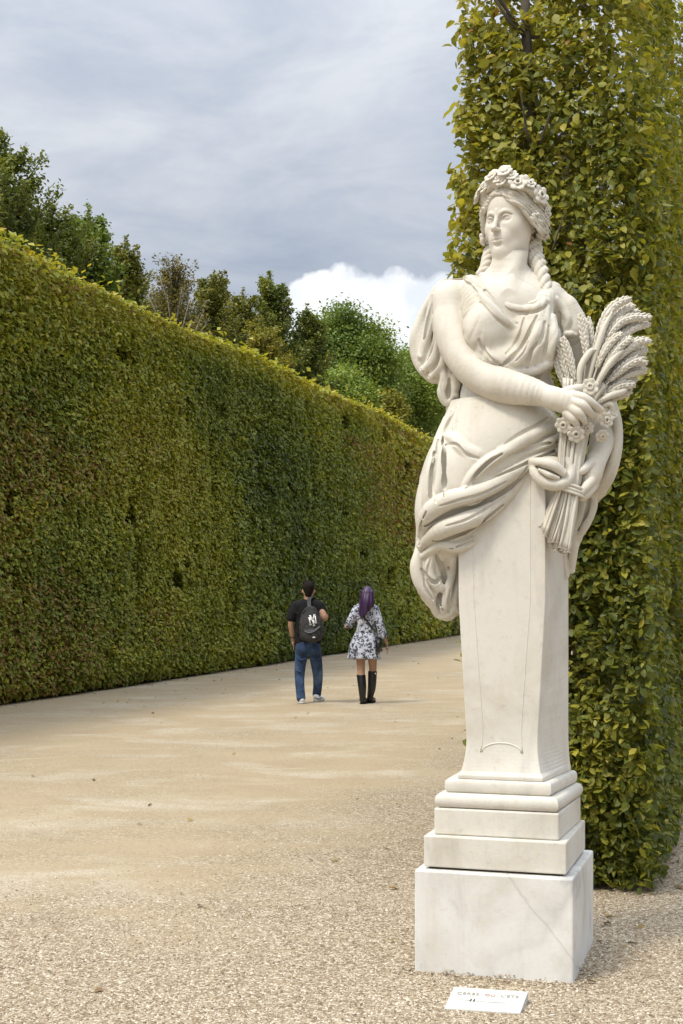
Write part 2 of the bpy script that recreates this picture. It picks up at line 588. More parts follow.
hh = .0028 if not FASTCLAY else .005
head = Clay(HC - np.array((.22, .24, .26)), HC + np.array((.22, .24, .24)), hh)
def he(c, r, k=.10, op='add'): head.ell(hp(*c), hr(*r), HM, k*UNIT, op)
def hc(p, r, k=.06, op='add', n=4): head.chain(hpts(*p), hr(*r), k*UNIT, op, n)
he((0, .28, -.10), (.66, .72, .80))
he((0, -.10, .22), (.60, .82, .52), .2)
he((0, .42, .28), (.50, .42, .42), .2)                      # forehead
for s_ in (-1, 1):
    hc(((s_*.48, -.18, .0), (s_*.44, -.48, .14), (s_*.24, -.78, .44), (0, -.90, .58)), (.16, .18, .17, .15), .2)
    he((s_*.34, -.25, .44), (.22, .27, .23), .2)            # cheek
    he((s_*.17, -.55, .58), (.16, .22, .16), .16)
    hc(((s_*.56, .06, .12), (s_*.58, -.1, .04), (s_*.54, -.30, .02)), (.09, .08, .05), .04)   # ear
he((0, -.50, .60), (.24, .24, .165), .16)
he((0, -.85, .58), (.15, .14, .15), .12)                    # chin
for s_ in (-1, 1):                                          # brow and sockets
    he((s_*.265, .0, .80), (.205, .125, .155), .09, 'sub')
    he((s_*.10, -.06, .80), (.05, .10, .09), .08, 'sub')
    hc(((s_*.09, .13, .73), (s_*.22, .185, .72), (s_*.37, .15, .61), (s_*.48, .05, .45)), (.035, .038, .038, .03), .07)
    he((s_*.265, -.008, .575), (.165, .125, .125), .015)
    hc(((s_*.115, -.03, .66), (s_*.19, .055, .705), (s_*.285, .075, .70), (s_*.38, .035, .625), (s_*.43, -.03, .545)), (.018, .026, .028, .026, .02), .018)
    hc(((s_*.115, -.035, .655), (s_*.19, -.085, .675), (s_*.28, -.10, .67), (s_*.37, -.075, .61), (s_*.425, -.03, .545)), (.014, .018, .02, .018, .014), .018)
    hc(((s_*.14, .115, .715), (s_*.265, .135, .705), (s_*.40, .08, .60)), (.012, .014, .012), .03, 'sub')
hc(((0, .20, .71), (0, .06, .745), (0, -.12, .83), (0, -.27, .915)), (.075, .066, .066, .075), .07)
he((0, -.305, .93), (.085, .075, .085), .05)
for s_ in (-1, 1):
    he((s_*.085, -.33, .835), (.052, .055, .08), .04)
    hc(((s_*.05, -.392, .875), (s_*.055, -.375, .835)), (.026, .02), .012, 'sub')
hc(((0, -.41, .80), (0, -.49, .80)), (.022, .03), .05, 'sub')
hc(((-.175, -.590, .715), (-.095, -.556, .775), (-.035, -.540, .80), (0, -.548, .80), (.035, -.540, .80), (.095, -.556, .775), (.175, -.590, .715)), (.012, .026, .032, .031, .032, .026, .012), .022)
hc(((-.145, -.618, .725), (-.075, -.648, .775), (0, -.656, .79), (.075, -.648, .775), (.145, -.618, .725)), (.014, .034, .042, .034, .014), .022)
hc(((-.195, -.600, .735), (-.10, -.594, .81), (0, -.592, .84), (.10, -.594, .81), (.195, -.600, .735)), (.008, .013, .014, .013, .008), .016, 'sub')
hc(((-.10, -.735, .76), (0, -.745, .785), (.10, -.735, .76)), (.022, .028, .022), .09, 'sub')
head.chain(np.array([hp(0, -.2, -.05), P(511, 250, 5), P(509.5, 264, 6.5)]), rad(18, 17.4, 17.4), .03)
head.sharpen(2, .35)
head_o = head.mesh('head', MARBLE_SKIN, None, 1)

# ---------------------------------------------------------------- hair: parted, waved back over the ears into braids
hair = Clay(HC - np.array((.27, .27, .40)), HC + np.array((.27, .27, .26)), hh*1.1)
def ae(c, r, k=.05, op='add'): hair.ell(hp(*c), hr(*r), HM, k*UNIT, op)
def ac(p, r, k=.03, op='add', n=5): hair.chain(hpts(*p), hr(*r), k*UNIT, op, n)
ae((0, .30, -.30), (.80, .80, .76))
ae((0, -.16, -.76), (.46, .40, .36), .15)                 # knot at the nape
rh = np.random.default_rng(5)
LOW = np.array([(.0, .70, .66), (.20, .665, .665), (.42, .50, .61), (.62, .27, .48), (.80, .02, .26), (.93, -.20, .02), (.84, -.40, -.30), (.36, -.40, -.72)])
TOP = np.array([(.0, 1.02, .28), (.34, .98, .14), (.60, .82, -.04), (.78, .56, -.20), (.84, .26, -.36), (.74, .02, -.58), (.50, -.16, -.82), (.16, -.30, -.98)])
grooves = []
for s_ in (-1, 1):
    for i in range(8):
        f = i/7
        line = []
        for j in range(8):
            q = LOW[j]*(1-f) + TOP[j]*f
            q = q*(1 + .10*math.sin(math.pi*f)) + np.array((.02*math.sin(j*2.6 + i), .105*math.sin(j*2.5 + i*.7), .04*math.cos(j*2.1 + i)))*(.3 + j/7)
            line.append((s_*q[0], q[1], q[2]))
        ac(line, [.05, .085, .095, .10, .105, .105, .10, .07], .012)
        if i:
            gr = [tuple(np.array((p_[0], p_[1], p_[2]))*.5 + np.array(q_)*.5) for p_, q_ in zip(line, prev)]
            c0 = np.array((0, .25, -.25))
            gr = [tuple(c0 + (np.array(g_) - c0)*1.13) for g_ in gr]
            grooves.append(gr)
        prev = line
    for i in range(14):      # loose curls by the ear
        a = rh.uniform(0, 6.28); cx = (.90 if s_ > 0 else .80) + rh.uniform(-.06, .10); cy = rh.uniform(-.42, .16); cz = rh.uniform(-.20, .24) - (.12 if s_ < 0 else 0)
        ac([(s_*(cx+.02*k), cy + .10*math.cos(a+k*1.1), cz + .10*math.sin(a+k*1.1)) for k in range(5)], [.06, .075, .07, .055, .03], .010)


for gr in grooves: ac(gr, [.03, .07, .08, .08, .08, .075, .06, .03], .010, 'sub')


def rope(clay, path, r, twist, amp, k=.006):
    """three strands twisted round a path"""
    Q = spline(path, 12)
    T = np.gradient(Q, axis=0); T /= np.linalg.norm(T, axis=1)[:, None]
    L = np.concatenate([[0], np.cumsum(np.linalg.norm(np.diff(Q, axis=0), axis=1))])
    for ph in (0, 1, 2):
        out = []
        for q, t, l in zip(Q, T, L):
            u = np.cross(t, (0, 1, 0)); u /= np.linalg.norm(u); v = np.cross(t, u)
            a = twist*l + ph*2*np.pi/3
            tap = 1 - .45*l/L[-1]
            out.append(np.append(q + amp*tap*(u*math.cos(a) + v*math.sin(a)), r*tap))
        out = np.array(out)
        clay.chain(out[:, :3], out[:, 3], k, n=1)


rope(hair, pts((532, 243, -6), (535.5, 258, 4), (541, 272, 15), (545.5, 287, 24), (549, 300, 30)), 5.6*S, 48, 4.4*S, .0035)
for c_, r_ in (((549, 302, 33), 4.6), ((547.5, 309, 34), 4.2), ((549, 315, 34), 3.0)):
    hair.ell(P(*c_), rad(r_, r_, r_*.9), k=.003)
rope(hair, pts((492, 250, -22), (488, 260, -14), (485, 268, -6), (480, 275, 0)), 4.6*S, 50, 3.6*S, .0035)
hair.crease(HM @ np.array((.35, -.62, -.66)), 230, .0058, 21, .10)
hair.sharpen(2, .9)
hair.mesh('hair', MARBLE, statue, 0)

# ---------------------------------------------------------------- wreath of flowers and leaves
wreath = Clay(HC - np.array((.27, .27, .24)), HC + np.array((.27, .27, .30)), hh*1.1)
def ring_pt(th, out=0., upw=0.):
    q = np.array((math.sin(th)*(.90 + out), .44 + .58*math.cos(th) + upw, -.17 + (.76 + out)*math.cos(th)))
    return hp(*q)
wreath.chain(np.array([ring_pt(t) for t in np.linspace(0, 2*np.pi, 40)]), .12*UNIT, .004, n=2)
rw = np.random.default_rng(8)
for i in range(74):
    th = rw.uniform(0, 2*np.pi); ou = rw.uniform(-.06, .12); uw = rw.uniform(-.13, .17)
    c_ = ring_pt(th, ou, uw)
    a = rw.normal(size=3); a /= np.linalg.norm(a); b_ = np.cross(a, rw.normal(size=3)); b_ /= np.linalg.norm(b_); c2 = np.cross(a, b_)
    wreath.ell(c_, hr(.17, .10, .065)*rw.uniform(.75, 1.2), np.stack([a, b_, c2], 1), .004)
for i in range(60):
    th = rw.uniform(0, 2*np.pi)
    wreath.ell(ring_pt(th, rw.uniform(0, .13), rw.uniform(-.12, .16)), hr(.065, .065, .065)*rw.uniform(.7, 1.2), None, .003)
for th, uw, r_ in ((-.26, .16, .17), (-.16, .30, .13), (.20, .22, .17), (.30, .36, .12), (.14, .36, .10), (-.40, .10, .13), (-.02, .08, .15), (.46, .15, .14)):
    wreath.ell(ring_pt(th, .0, uw), hr(r_, r_*1.05, r_*.9), HM, .02)
wreath_o = wreath.mesh('wreath', MARBLE, statue, 0)


def rosette(c, nrm, r, parent, petals=6, name='flower'):
    c = np.asarray(c); nrm = np.asarray(nrm, float); nrm /= np.linalg.norm(nrm)
    u = np.cross(nrm, (0.1, .2, 1)); u /= np.linalg.norm(u); v = np.cross(nrm, u)
    cl = Clay(c - 1.5*r, c + 1.5*r, r/11)
    for i in range(petals):
        a = i*2*np.pi/petals
        d = u*math.cos(a) + v*math.sin(a); t = np.cross(nrm, d)
        ax_ = d + nrm*.35; ax_ /= np.linalg.norm(ax_); n2 = np.cross(ax_, t)
        cl.ell(c + d*r*.62, np.array((.44, .40, .17))*r, np.stack([ax_, t, n2], 1), r*.05)
    tor = [c + nrm*r*.20 + r*.30*(u*math.cos(a) + v*math.sin(a)) for a in np.linspace(0, 2*np.pi, 13)]
    cl.chain(np.array(tor), r*.13, r*.04, n=2)
    cl.ell(c + nrm*r*.34, np.array((.20, .20, .20))*r, None, r*.05, 'sub')
    return cl.mesh(name, MARBLE, parent, 0)


for th, ou, uw, r_ in ((-.98, .16, .12, .29), (.62, .15, .02, .28), (1.36, .13, .04, .29), (-.45, .14, .02, .20), (.15, .14, .02, .19), (1.80, .10, -.10, .20), (1.0, .13, .16, .18), (2.6, .1, 0, .24), (-2.4, .1, 0, .24), (-.20, .10, .24, .24), (.24, .10, .30, .25), (.04, .14, .10, .18), (-.62, .12, .16, .20), (.45, .1, .2, .2)):
    c_ = ring_pt(th, ou, uw)
    rosette(c_, c_ - hp(0, .42, -.2), r_*UNIT, wreath_o)

# ---------------------------------------------------------------- the dress over the chest
dress = Clay(np.array((AX[0]-.40, D0-.38, zat(455))), np.array((AX[0]+.50, D0+.28, zat(262))), HZ)
def DE(c, r, k=.05, op='add'): E(c, r, k, op, None, dress)
DE((512, 332, 2), (48, 44, 37))
DE((487, 331, 30), (22, 25, 17), .06)
DE((538, 338, 38), (22, 25, 15), .06)
DE((508, 400, 2), (48, 50, 38), .08)
DE((512, 362, 26), (42, 14, 22), .05)                     # overfold pouch
dress.chain(pts((563, 311, 13), (568, 322, 12), (572, 332, 12)), rad(16.2, 17.6, 18), .03)     # short sleeve on the left arm
dress.chain(pts((486, 285, 8), (478, 277, -6), (474, 278, -18)), rad(6, 5, 5), .03)
dress.chain(pts((552, 292, 14), (545, 302, 30), (540, 318, 38)), rad(10, 10, 8), .05)
dress.chain(pts((472, 279, -6), (474, 290, 8), (480, 304, 20), (486, 320, 28)), rad(9, 11, 14, 16), .03)
dress.chain(pts((470, 300, 6), (474, 318, 18), (482, 335, 26)), rad(9, 11, 12), .04)
# armhole cut on the bare arm's side
dress.chain(pts((450, 292, -8), (451, 322, -2), (459, 352, 14)), rad(18.6, 19.2, 19), .006, 'sub')
fr_cache = dress.F.copy()


def folds(clay, base, lst, op='add', deep=True):
    """lst: (points (px, py), radius px at each or one, sink -1..1, blend)"""
    keep = clay.F
    for p, r, lift, k in lst:
        clay.F = base
        r = np.broadcast_to(np.array(r, float), (len(p),))
        out = []
        for n_, ((x, y), q) in enumerate(zip(p, r)):
            u_ = n_/(len(p)-1)
            if op == 'add': ll = lift - .40 - .75*(1 - math.sin(math.pi*min(1, max(.0, u_)))**.5)
            else: ll = lift - .38
            f = clay.front(x, y, D0 - .50, D0 + .2)
            d = at(x, y, f[1]) - np.array((0, 0, EYE)); d /= np.linalg.norm(d)
            out.append(f + d*(q*S*(-ll)))
        clay.F = keep
        clay.chain(np.array(out), r*S*(1.05 if op == 'add' else 1.12), k*S*(.6 if op == 'add' else .38), op, n=6)
        if op == 'sub' and deep and r.max() >= 2:       # cut the crease in a second time, deeper and narrower
            o2 = np.array(out); v_ = o2 - np.array((0, 0, EYE)); v_ /= np.linalg.norm(v_, axis=1)[:, None]
            clay.chain(o2 + v_*(r*1.25*S)[:, None], r*S*.85, k*S*.25, op, n=6)
        keep = clay.F
    clay.F = keep


folds(dress, fr_cache, [
    (((468, 277), (480, 287), (492, 299), (503, 307)), (3.5, 4.5, 4.5, 4), .15, 3),
    (((478, 276), (489, 288), (499, 299), (507, 306), (516, 309), (526, 309.5), (536, 308), (545, 302)), (3, 3.5, 4, 4.4, 4.6, 4.6, 4.4, 4), .4, 2),
    (((486, 281), (496, 294), (505, 302), (516, 305), (528, 305), (540, 301)), (2, 2.4, 2.6, 2.8, 2.8, 2.4), .7, 1.6),
    (((474, 288), (488, 303), (502, 318), (514, 327)), (3, 4, 4.2, 3), .1, 4),
    (((541, 322), (536, 335), (529, 347), (519, 360), (508, 367)), (3, 4, 4.5, 4.5, 3), .15, 4),
    (((541, 342), (535, 353), (531, 368)), (2.5, 3.5, 3.5), .15, 4),
    (((553, 318), (554, 335), (550, 352), (548, 366)), (3, 4, 4, 3.5), .1, 4),
    (((505, 366), (515, 370), (526, 371), (537, 369), (546, 364), (556, 360)), (4, 4.6, 5, 5, 4.6, 4), .35, 3),
    (((484, 350), (493, 358), (502, 363)), (3, 3.6, 3), .1, 4),
    (((556, 300), (563, 310), (568, 320), (566, 331)), (3, 3.5, 3.5, 3), .1, 4),
    (((575, 335), (568, 334), (561, 336)), (2.6, 3, 2.6), .4, 2),
])
folds(dress, dress.F.copy(), [
    (((463, 281), (470, 285.5), (477, 292.5)), (1.2, 1.6, 1), .6, 2.5),
    (((485, 290.5), (495, 303.5), (505.6, 315), (516.5, 323.5)), (1.2, 2, 2.2, 1), .35, 2.5),
    (((505, 307.5), (511.7, 311), (522, 313.5), (532, 313), (541, 310), (546, 305)), (1, 2, 2.4, 2.4, 2, 1), .2, 1.6),
    (((537, 316), (530.5, 329), (523, 345), (512.5, 357), (501, 366)), (1, 1.8, 2.2, 2.4, 1.4), .3, 2.6),
    (((537, 343), (530.5, 352), (527, 367)), (1, 1.8, 1.2), .4, 2.5),
    (((559, 314), (560, 330), (559, 346), (557.5, 360), (558, 374)), (1.5, 2.4, 3, 3, 2), .1, 3),
    (((545, 322), (543, 334), (540, 344)), (1, 1.6, 1), .5, 3),
    (((479, 340), (483, 349), (492, 359.5), (502, 366)), (1.2, 1.8, 1.8, 1), .4, 2.5),
    (((504, 372.5), (515, 376.5), (526, 378), (538, 376), (548, 370), (557, 366)), (1.5, 2.4, 3, 3, 2.4, 1.6), .15, 2.5),
    (((520, 385), (519, 400), (521, 415)), (1.2, 1.8, 1.2), .5, 4),
    (((536, 384), (537, 400), (535, 414)), (1.2, 1.8, 1.2), .5, 4),
    (((550, 380), (551, 396), (549, 412)), (1.2, 1.8, 1.2), .5, 4),
    (((480, 302), (490, 313), (500, 322), (508, 327)), (.8, 1.4, 1.4, .8), .5, 2),
    (((524, 318), (521, 330), (515, 343), (506, 354)), (.8, 1.4, 1.4, .8), .5, 2),
    (((549, 326), (547, 340), (544, 354), (543, 362)), (.8, 1.5, 1.5, .8), .4, 2),
    (((516, 361), (524, 352), (528, 342)), (.8, 1.2, .8), .5, 2),
], 'sub', False)
dress.crease((.30, 0, 1), 85, .0016, 4)
dress.sharpen(3, 1.05)
dress.mesh('dress', MARBLE, statue, 0)

# ---------------------------------------------------------------- the mantle round the hips
man = Clay(np.array((AX[0]-.50, D0-.44, zat(632))), np.array((AX[0]+.36, D0+.30, zat(392))), HZ)
def ME(c, r, k=.06, op='add', M=None): E(c, r, k, op, M, man)
ME((500, 425, 2), (52, 48, 42))
ME((490, 466, 4), (61, 50, 46), .08)
ME((462, 500, 2), (43, 48, 40), .10)
ME((520, 440, 20), (45, 36, 30), .08)
ME((447, 525, 0), (28, 42, 34), .10)
man.chain(pts((476, 384, 0), (470, 400, -4), (461, 420, -6), (449, 450, -6), (438, 485, -4)), rad(13, 14, 15, 15, 13.5), .05)
man.chain(pts((436, 545, -2), (431, 568, -4), (436, 590, -6), (447, 610, -8)), rad(19, 20, 17, 11), .05)
man.chain(pts((452, 550, -6), (452, 575, -10), (452, 602, -10)), rad(10, 11, 9), .05)
# the opening that frees the shaft: cut along the lower hem
cut = [(461, 640), (461, 557), (473, 552), (488, 543), (509, 526), (524, 505), (531, 478)]
base = man.F.copy()
man.chain(pts((556, 570, 60), (545, 540, 62), (548, 512, 62), (560, 488, 60)), rad(62, 44, 26, 18), .012, 'sub')
man.chain(pts((512, 640, 40), (510, 600, 44), (512, 566, 48), (527, 535, 52)), rad(47, 45, 33, 22), .012, 'sub')
base = man.F.copy()
folds(man, base, [
    # broad swags from the left hip up to the knot
    (((424, 533), (430, 514), (447, 501), (471, 494), (492, 486), (516, 472), (534, 461), (556, 450)), (7, 9, 9, 8, 7.5, 6.5, 5.5, 4), .65, 2),
    (((423, 545), (440, 531), (462, 522), (484, 513), (505, 498), (520, 483), (529, 471)), (6, 8, 8.5, 8, 7, 5.5, 4), .65, 2),
    (((424, 556), (440, 545), (457, 547), (475, 540), (490, 530), (507, 516), (520, 498), (528, 477)), (4, 5, 5.5, 6, 6, 5.5, 4.5, 3.5), .6, 2),
    (((444, 440), (447, 437), (455, 440), (464, 449), (478, 454)), (3, 4, 5, 5, 4), .05, 7),
    (((462, 492), (472, 477), (484, 465), (498, 456), (515, 447), (538, 436)), (3, 5, 5.5, 5.5, 4.5, 3), .35, 4),
    (((480, 490), (500, 478), (522, 466), (545, 455), (566, 446)), (3, 4.5, 4.5, 4.2, 3.4), .5, 2),
    (((447, 420), (440, 440), (434, 465), (429, 490), (429, 512)), (4, 5.5, 6.5, 6.5, 6), .10, 5),
    (((446, 442), (442, 458), (440, 478), (437, 497), (432, 510)), (3, 4, 4.5, 4.5, 4), .2, 3),
    (((452, 412), (445, 428), (441, 440)), (3, 3.6, 3), .1, 5),
    (((458, 408), (455, 425), (456, 436)), (1.5, 2.4, 1.5), .1, 4),
    (((430, 470), (429, 490), (434, 506)), (1.5, 2.4, 1.6), .3, 3),
    (((455, 500), (470, 504), (488, 498)), (1.2, 2, 1.2), .3, 3),
    (((448, 524), (465, 520), (478, 512)), (1.2, 2, 1.2), .35, 3),

    (((556, 428), (540, 432), (520, 442), (500, 450)), (4, 5, 5, 3), .15, 5),
    (((562, 436), (548, 442), (530, 452)), (4, 4.5, 3), .25, 4),
    # the hanging end
    (((420, 552), (417, 566), (420, 581), (429, 596), (438, 612)), (5, 6.5, 6.5, 6, 4), .5, 2),
    (((434, 552), (430, 566), (432, 579), (440, 588), (448, 585)), (4, 5, 5, 5, 4), .25, 3),
    (((453, 557), (451, 572), (447, 588), (444, 606), (444, 616)), (4, 5, 5, 4.6, 3), .45, 2),
    (((458, 575), (455, 592), (453, 608)), (3.4, 4, 3.2), .2, 3),
    (((431, 604), (438, 614), (446, 615), (453, 609), (459, 611)), (3, 3.6, 3.6, 3.4, 3), .2, 2),
])
folds(man, man.F.copy(), [
    (((425, 526), (438, 518), (454, 513), (479.5, 505), (501, 494), (519, 479)), (1.4, 2.8, 3.2, 3.2, 2.8, 1.4), .2, 2),
    (((433, 541), (449, 538), (469, 530), (487, 518), (503, 505)), (1, 2, 2.4, 2, 1), .4, 2.5),
    (((466, 488), (491.5, 478.5), (511, 470), (528, 462.5), (548, 454), (566, 445.6)), (1, 1.8, 2, 2, 2, 1.4), .4, 2),
    (((468, 487), (477, 474), (490, 461.5), (502, 454)), (1.2, 2.4, 2.4, 1), .35, 3),
    (((443, 440), (443.5, 458), (444, 478), (445, 496)), (1.6, 3.2, 3.4, 1.8), .1, 2),
    (((491, 502), (509, 489), (522, 475), (529, 465)), (1, 1.8, 1.8, 1), .4, 2.5),
    (((421, 569), (428, 577), (436, 582), (449, 568)), (1, 2.4, 2.8, 1.2), .2, 2),
    (((443, 562), (444, 578), (440, 596), (443, 610)), (1.2, 3, 3, 1.4), .2, 2),
    (((436, 556), (441, 566), (443, 577)), (1.2, 2.4, 1.4), .3, 3),
    (((440, 592), (437, 602), (440, 610)), (1, 2, 1.2), .3, 2.5),
    (((450, 590), (448, 602), (449, 612)), (1, 1.8, 1.2), .3, 2.5),
    (((446, 445), (456, 444.5), (466, 454), (478, 458)), (1, 1.8, 1.8, 1), .4, 2.5),
    (((434, 452), (431, 475), (430, 497)), (1.2, 2.2, 1.4), .35, 3),
    (((510, 455), (527, 449), (545, 444), (560, 440)), (1, 1.8, 1.8, 1.2), .45, 3),
    (((426, 512), (420, 530), (419, 545)), (1, 1.6, 1), .5, 3),
    (((440, 506), (460, 500), (482, 494), (506, 482)), (.8, 1.5, 1.5, .8), .5, 2),
    (((446, 526), (466, 520), (486, 509), (504, 497)), (.8, 1.4, 1.4, .8), .5, 2),
    (((450, 549), (468, 543), (484, 534), (500, 522)), (.8, 1.6, 1.6, .8), .4, 2),
    (((456, 408), (448, 424), (443, 438)), (.9, 1.8, 1), .4, 2.5),
    (((548, 418), (535, 426), (520, 434), (505, 444)), (.8, 1.5, 1.5, .8), .5, 2.5),
    (((556, 434), (543, 439), (528, 446)), (.8, 1.6, .9), .4, 2),
    (((438, 440), (435, 465), (433, 486), (436, 502)), (.9, 1.6, 1.8, .9), .4, 2.5),
    (((424, 575), (426, 588), (433, 600)), (.8, 1.6, .9), .4, 2),
    (((430, 560), (427, 572), (429, 584)), (.8, 1.6, .9), .4, 2),
], 'sub')
# the gathered knot beside the sheaf
ME((551, 470, 52), (18, 13, 11), .02)
man.chain(pts((533, 463, 56), (536, 474, 60), (545, 482, 63), (557, 484.5, 64), (567, 480, 63), (571, 470, 60), (566, 460, 58)), rad(4, 5.5, 6, 6, 5.6, 5, 4), .010)
man.chain(pts((533, 462, 58), (543, 463, 65), (554, 466, 68), (563, 473, 67)), rad(4, 4.8, 5, 4), .010)
man.chain(pts((540, 470, 66), (549, 475, 69), (558, 478, 68)), rad(2, 3, 2), .006)
man.chain(pts((539, 466, 67), (549, 470, 71), (559, 476, 71)), rad(1.2, 2.2, 1.2), .005, 'sub')
man.chain(pts((540, 476, 68), (548, 480, 71), (557, 481.5, 71)), rad(.8, 1.8, .8), .005, 'sub')
man.chain(pts((535, 466, 60), (542, 468, 68), (549, 473, 73)), rad(.8, 1.6, .8), .005, 'sub')
man.sharpen(3, 1.05)
man.mesh('mantle', MARBLE, statue, 0)

# ---------------------------------------------------------------- cloth that billows behind her right shoulder
bil = Clay(np.array((AX[0]-.50, D0-.22, zat(412))), np.array((AX[0]-.02, D0+.30, zat(262))), HZ)
def bc(p, r, k=.02, op='add'): bil.chain(pts(*p), rad(*r), k, op, 6)
bc(((470, 277, -14), (452, 280, -22), (441, 294, -26), (433, 311, -26), (426, 332, -26), (426, 355, -24), (434, 372, -20)), (5, 7, 9, 11, 13.5, 14.5, 11), .04)
bc(((447, 320, -24), (440, 350, -20), (440, 368, -16)), (12, 14, 12), .04)
bc(((450, 372, -12), (448, 385, -10), (450, 396, -10)), (10, 9.5, 7), .03)
bc(((474, 384, -22), (464, 396, -20), (456, 408, -16)), (13, 13, 10), .03)
bb = bil.F.copy()
bc(((466, 276, -8), (452, 280, -12), (440, 288, -16), (431, 301, -18), (421.5, 319, -20), (415, 338, -20), (416, 355, -20), (423, 369, -18), (434, 378, -15)), (4, 5, 5, 5, 5, 5, 5, 5.5, 5), .012)
bc(((434, 296, -8), (431, 312, -10), (428, 335, -10), (422, 356, -12)), (3, 4.5, 4.8, 4), .014)
bc(((436, 318, -6), (437, 340, -6), (433, 360, -6), (424, 370, -10)), (3, 4.5, 5, 4), .014)
bc(((444, 350, -2), (441, 366, -4), (432, 376, -8)), (3.5, 5, 4), .014)
bc(((442, 366, -4), (444, 380, -4), (442, 393, -5), (447, 402, -6), (455, 396, -4)), (3.5, 4.4, 4.4, 4, 3.4), .012)
bc(((456, 376, 0), (456, 386, -2), (454, 395, -4)), (4, 4, 3), .012)
bc(((432, 305, -4), (427, 325, -5), (424, 345, -8)), (1.6, 3.2, 1.6), .004, 'sub')
bc(((433, 330, -2), (432, 350, -3), (427, 364, -6)), (1.4, 3.0, 1.6), .004, 'sub')
bc(((441, 352, 0), (437, 366, -2), (428, 374, -6)), (1.4, 3.0, 1.4), .004, 'sub')
bc(((449, 380, -1), (448, 389, -2), (449, 397, -3)), (1.4, 3.2, 1.6), .004, 'sub')
bc(((441, 298, -4), (439, 315, -2), (440, 335, 0), (441, 350, 0)), (1.2, 2.6, 2.6, 1.2), .004, 'sub')
bc(((421, 322, -10), (418, 340, -10), (420, 356, -8)), (1, 2, 1), .004, 'sub')
bc(((418, 366, -8), (427, 376, -6), (436, 378, -5)), (1, 2, 1), .004, 'sub')
bc(((444, 376, 2), (441, 386, 1), (444, 396, 0)), (1, 1.8, 1), .004, 'sub')
bil.sharpen(3, 1.5)
bil.mesh('cloak', MARBLE, statue, 0)

# cloth falling from her left arm behind the sheaf
slv = Clay(np.array((AX[0]+.12, D0-.22, zat(598))), np.array((AX[0]+.58, D0+.26, zat(385))), HZ)
def sc_(p, r, k=.02, op='add'): slv.chain(pts(*p), rad(*r), k, op, 6)
sc_(((606, 402, -2), (611, 425, -4), (611, 448, -4), (604, 470, -4), (594, 486, -6)), (10, 11, 11, 13, 14), .04)
sc_(((588, 484, -8), (581, 504, -12), (574, 524, -16), (568, 545, -20), (565, 568, -24)), (13, 14, 13, 11, 7), .04)
sc_(((609, 402, 16), (614, 412, 22), (616.5, 428, 26), (616, 447, 28), (611, 466, 26), (602, 482, 20), (592, 494, 10)), (3, 3.6, 3.8, 4, 4.4, 4.6, 4), .012)
sc_(((612, 420, 12), (613, 445, 14), (606, 468, 14)), (7, 8, 8), .02)
sc_(((604, 440, 12), (606, 458, 12), (600, 474, 12), (592, 486, 8)), (4, 5, 5, 4), .014)
sc_(((592, 494, 4), (592, 506, 2), (586, 522, 0), (578, 536, -4)), (4, 5, 5, 4), .012)
sc_(((584, 500, 4), (580, 516, 0), (574, 530, -4), (573, 548, -8), (571, 570, -14)), (4, 5, 5, 5, 3.4), .012)
sc_(((566, 540, -6), (564, 555, -10), (566, 575, -14)), (4, 4, 3), .012)
sc_(((609, 430, 14), (612, 450, 14), (605, 470, 14)), (1.4, 3.0, 1.4), .004, 'sub')
sc_(((589, 500, 6), (586, 515, 4), (579, 530, 0)), (1.4, 3.2, 1.4), .004, 'sub')
slv.sharpen(3, 1.5)
slv.mesh('cloak', MARBLE, statue, 0)

body.sharpen(2, .8)
fig = body.mesh('figure', MARBLE_SKIN, statue, 1)
bpy.context.view_layer.objects.active = fig
# head and body are one continuous figure
attach(head_o, statue)
with bpy.context.temp_override(active_object=fig, object=fig, selected_editable_objects=[fig, head_o], selected_objects=[fig, head_o]):
    bpy.ops.object.join()

# ---------------------------------------------------------------- the sheaf
st = MB()
rs = np.random.default_rng(3)
tie = P(570, 489, 56)
ends = []
for i in range(74):
    u = rs.uniform(-1, 1); d = rs.uniform(-1, 1)
    top = P(569 + 11*u, 489 + 4*u + rs.uniform(-2, 2), 56 + 7*d)
    f = (u+1)/2
    ex = 541 + 31*f + rs.uniform(-2, 2); ey = 526 + 24*min(1, f*1.9) - 4*max(0, f-.6) + rs.uniform(-4, 4)
    end = P(ex, ey, 54 + 9*d)
    mid = (top + end)/2 + rs.normal(0, .003, 3)
    r0 = rs.uniform(1.1, 1.8)*S
    st.tube(spline([top, mid, end], 4), [r0*.9]*8 + [r0*1.25], 7)
    ends.append(end)
    st.tube([end, end + (end-top)*.01], [r0*1.6, r0*1.5], 8)
for i in range(64):       # between the tie and the hands
    u = rs.uniform(-1, 1); d = rs.uniform(-1, 1)
    a = P(569 + 10*u, 489 + 4*u, 56 + 7*d); b_ = P(573 + 13*u, 446, 54 + 8*d); c_ = P(580 + 16*u, 408, 50 + 8*d); e_ = P(588 + 24*u, 382 + 4*u, 46 + 8*d)
    st.tube(spline([a, b_, c_, e_], 4), rs.uniform(1.3, 2.1)*S, 7)
sheaf = st.build('wheat_sheaf', MARBLE, statue)
tb = MB()
for dy in (-3.2, 0.4, 3.6):
    lp = []
    for a in np.linspace(0, 2*np.pi, 28):
        q = tie + np.array((math.cos(a)*13.2*S, -math.sin(a)*9.5*S, -(math.cos(a)*4.6 + dy)*S))
        lp.append(q)
    tb.tube(lp, 1.7*S, 7, cap=False)
tb.build('tie', MARBLE, sheaf)


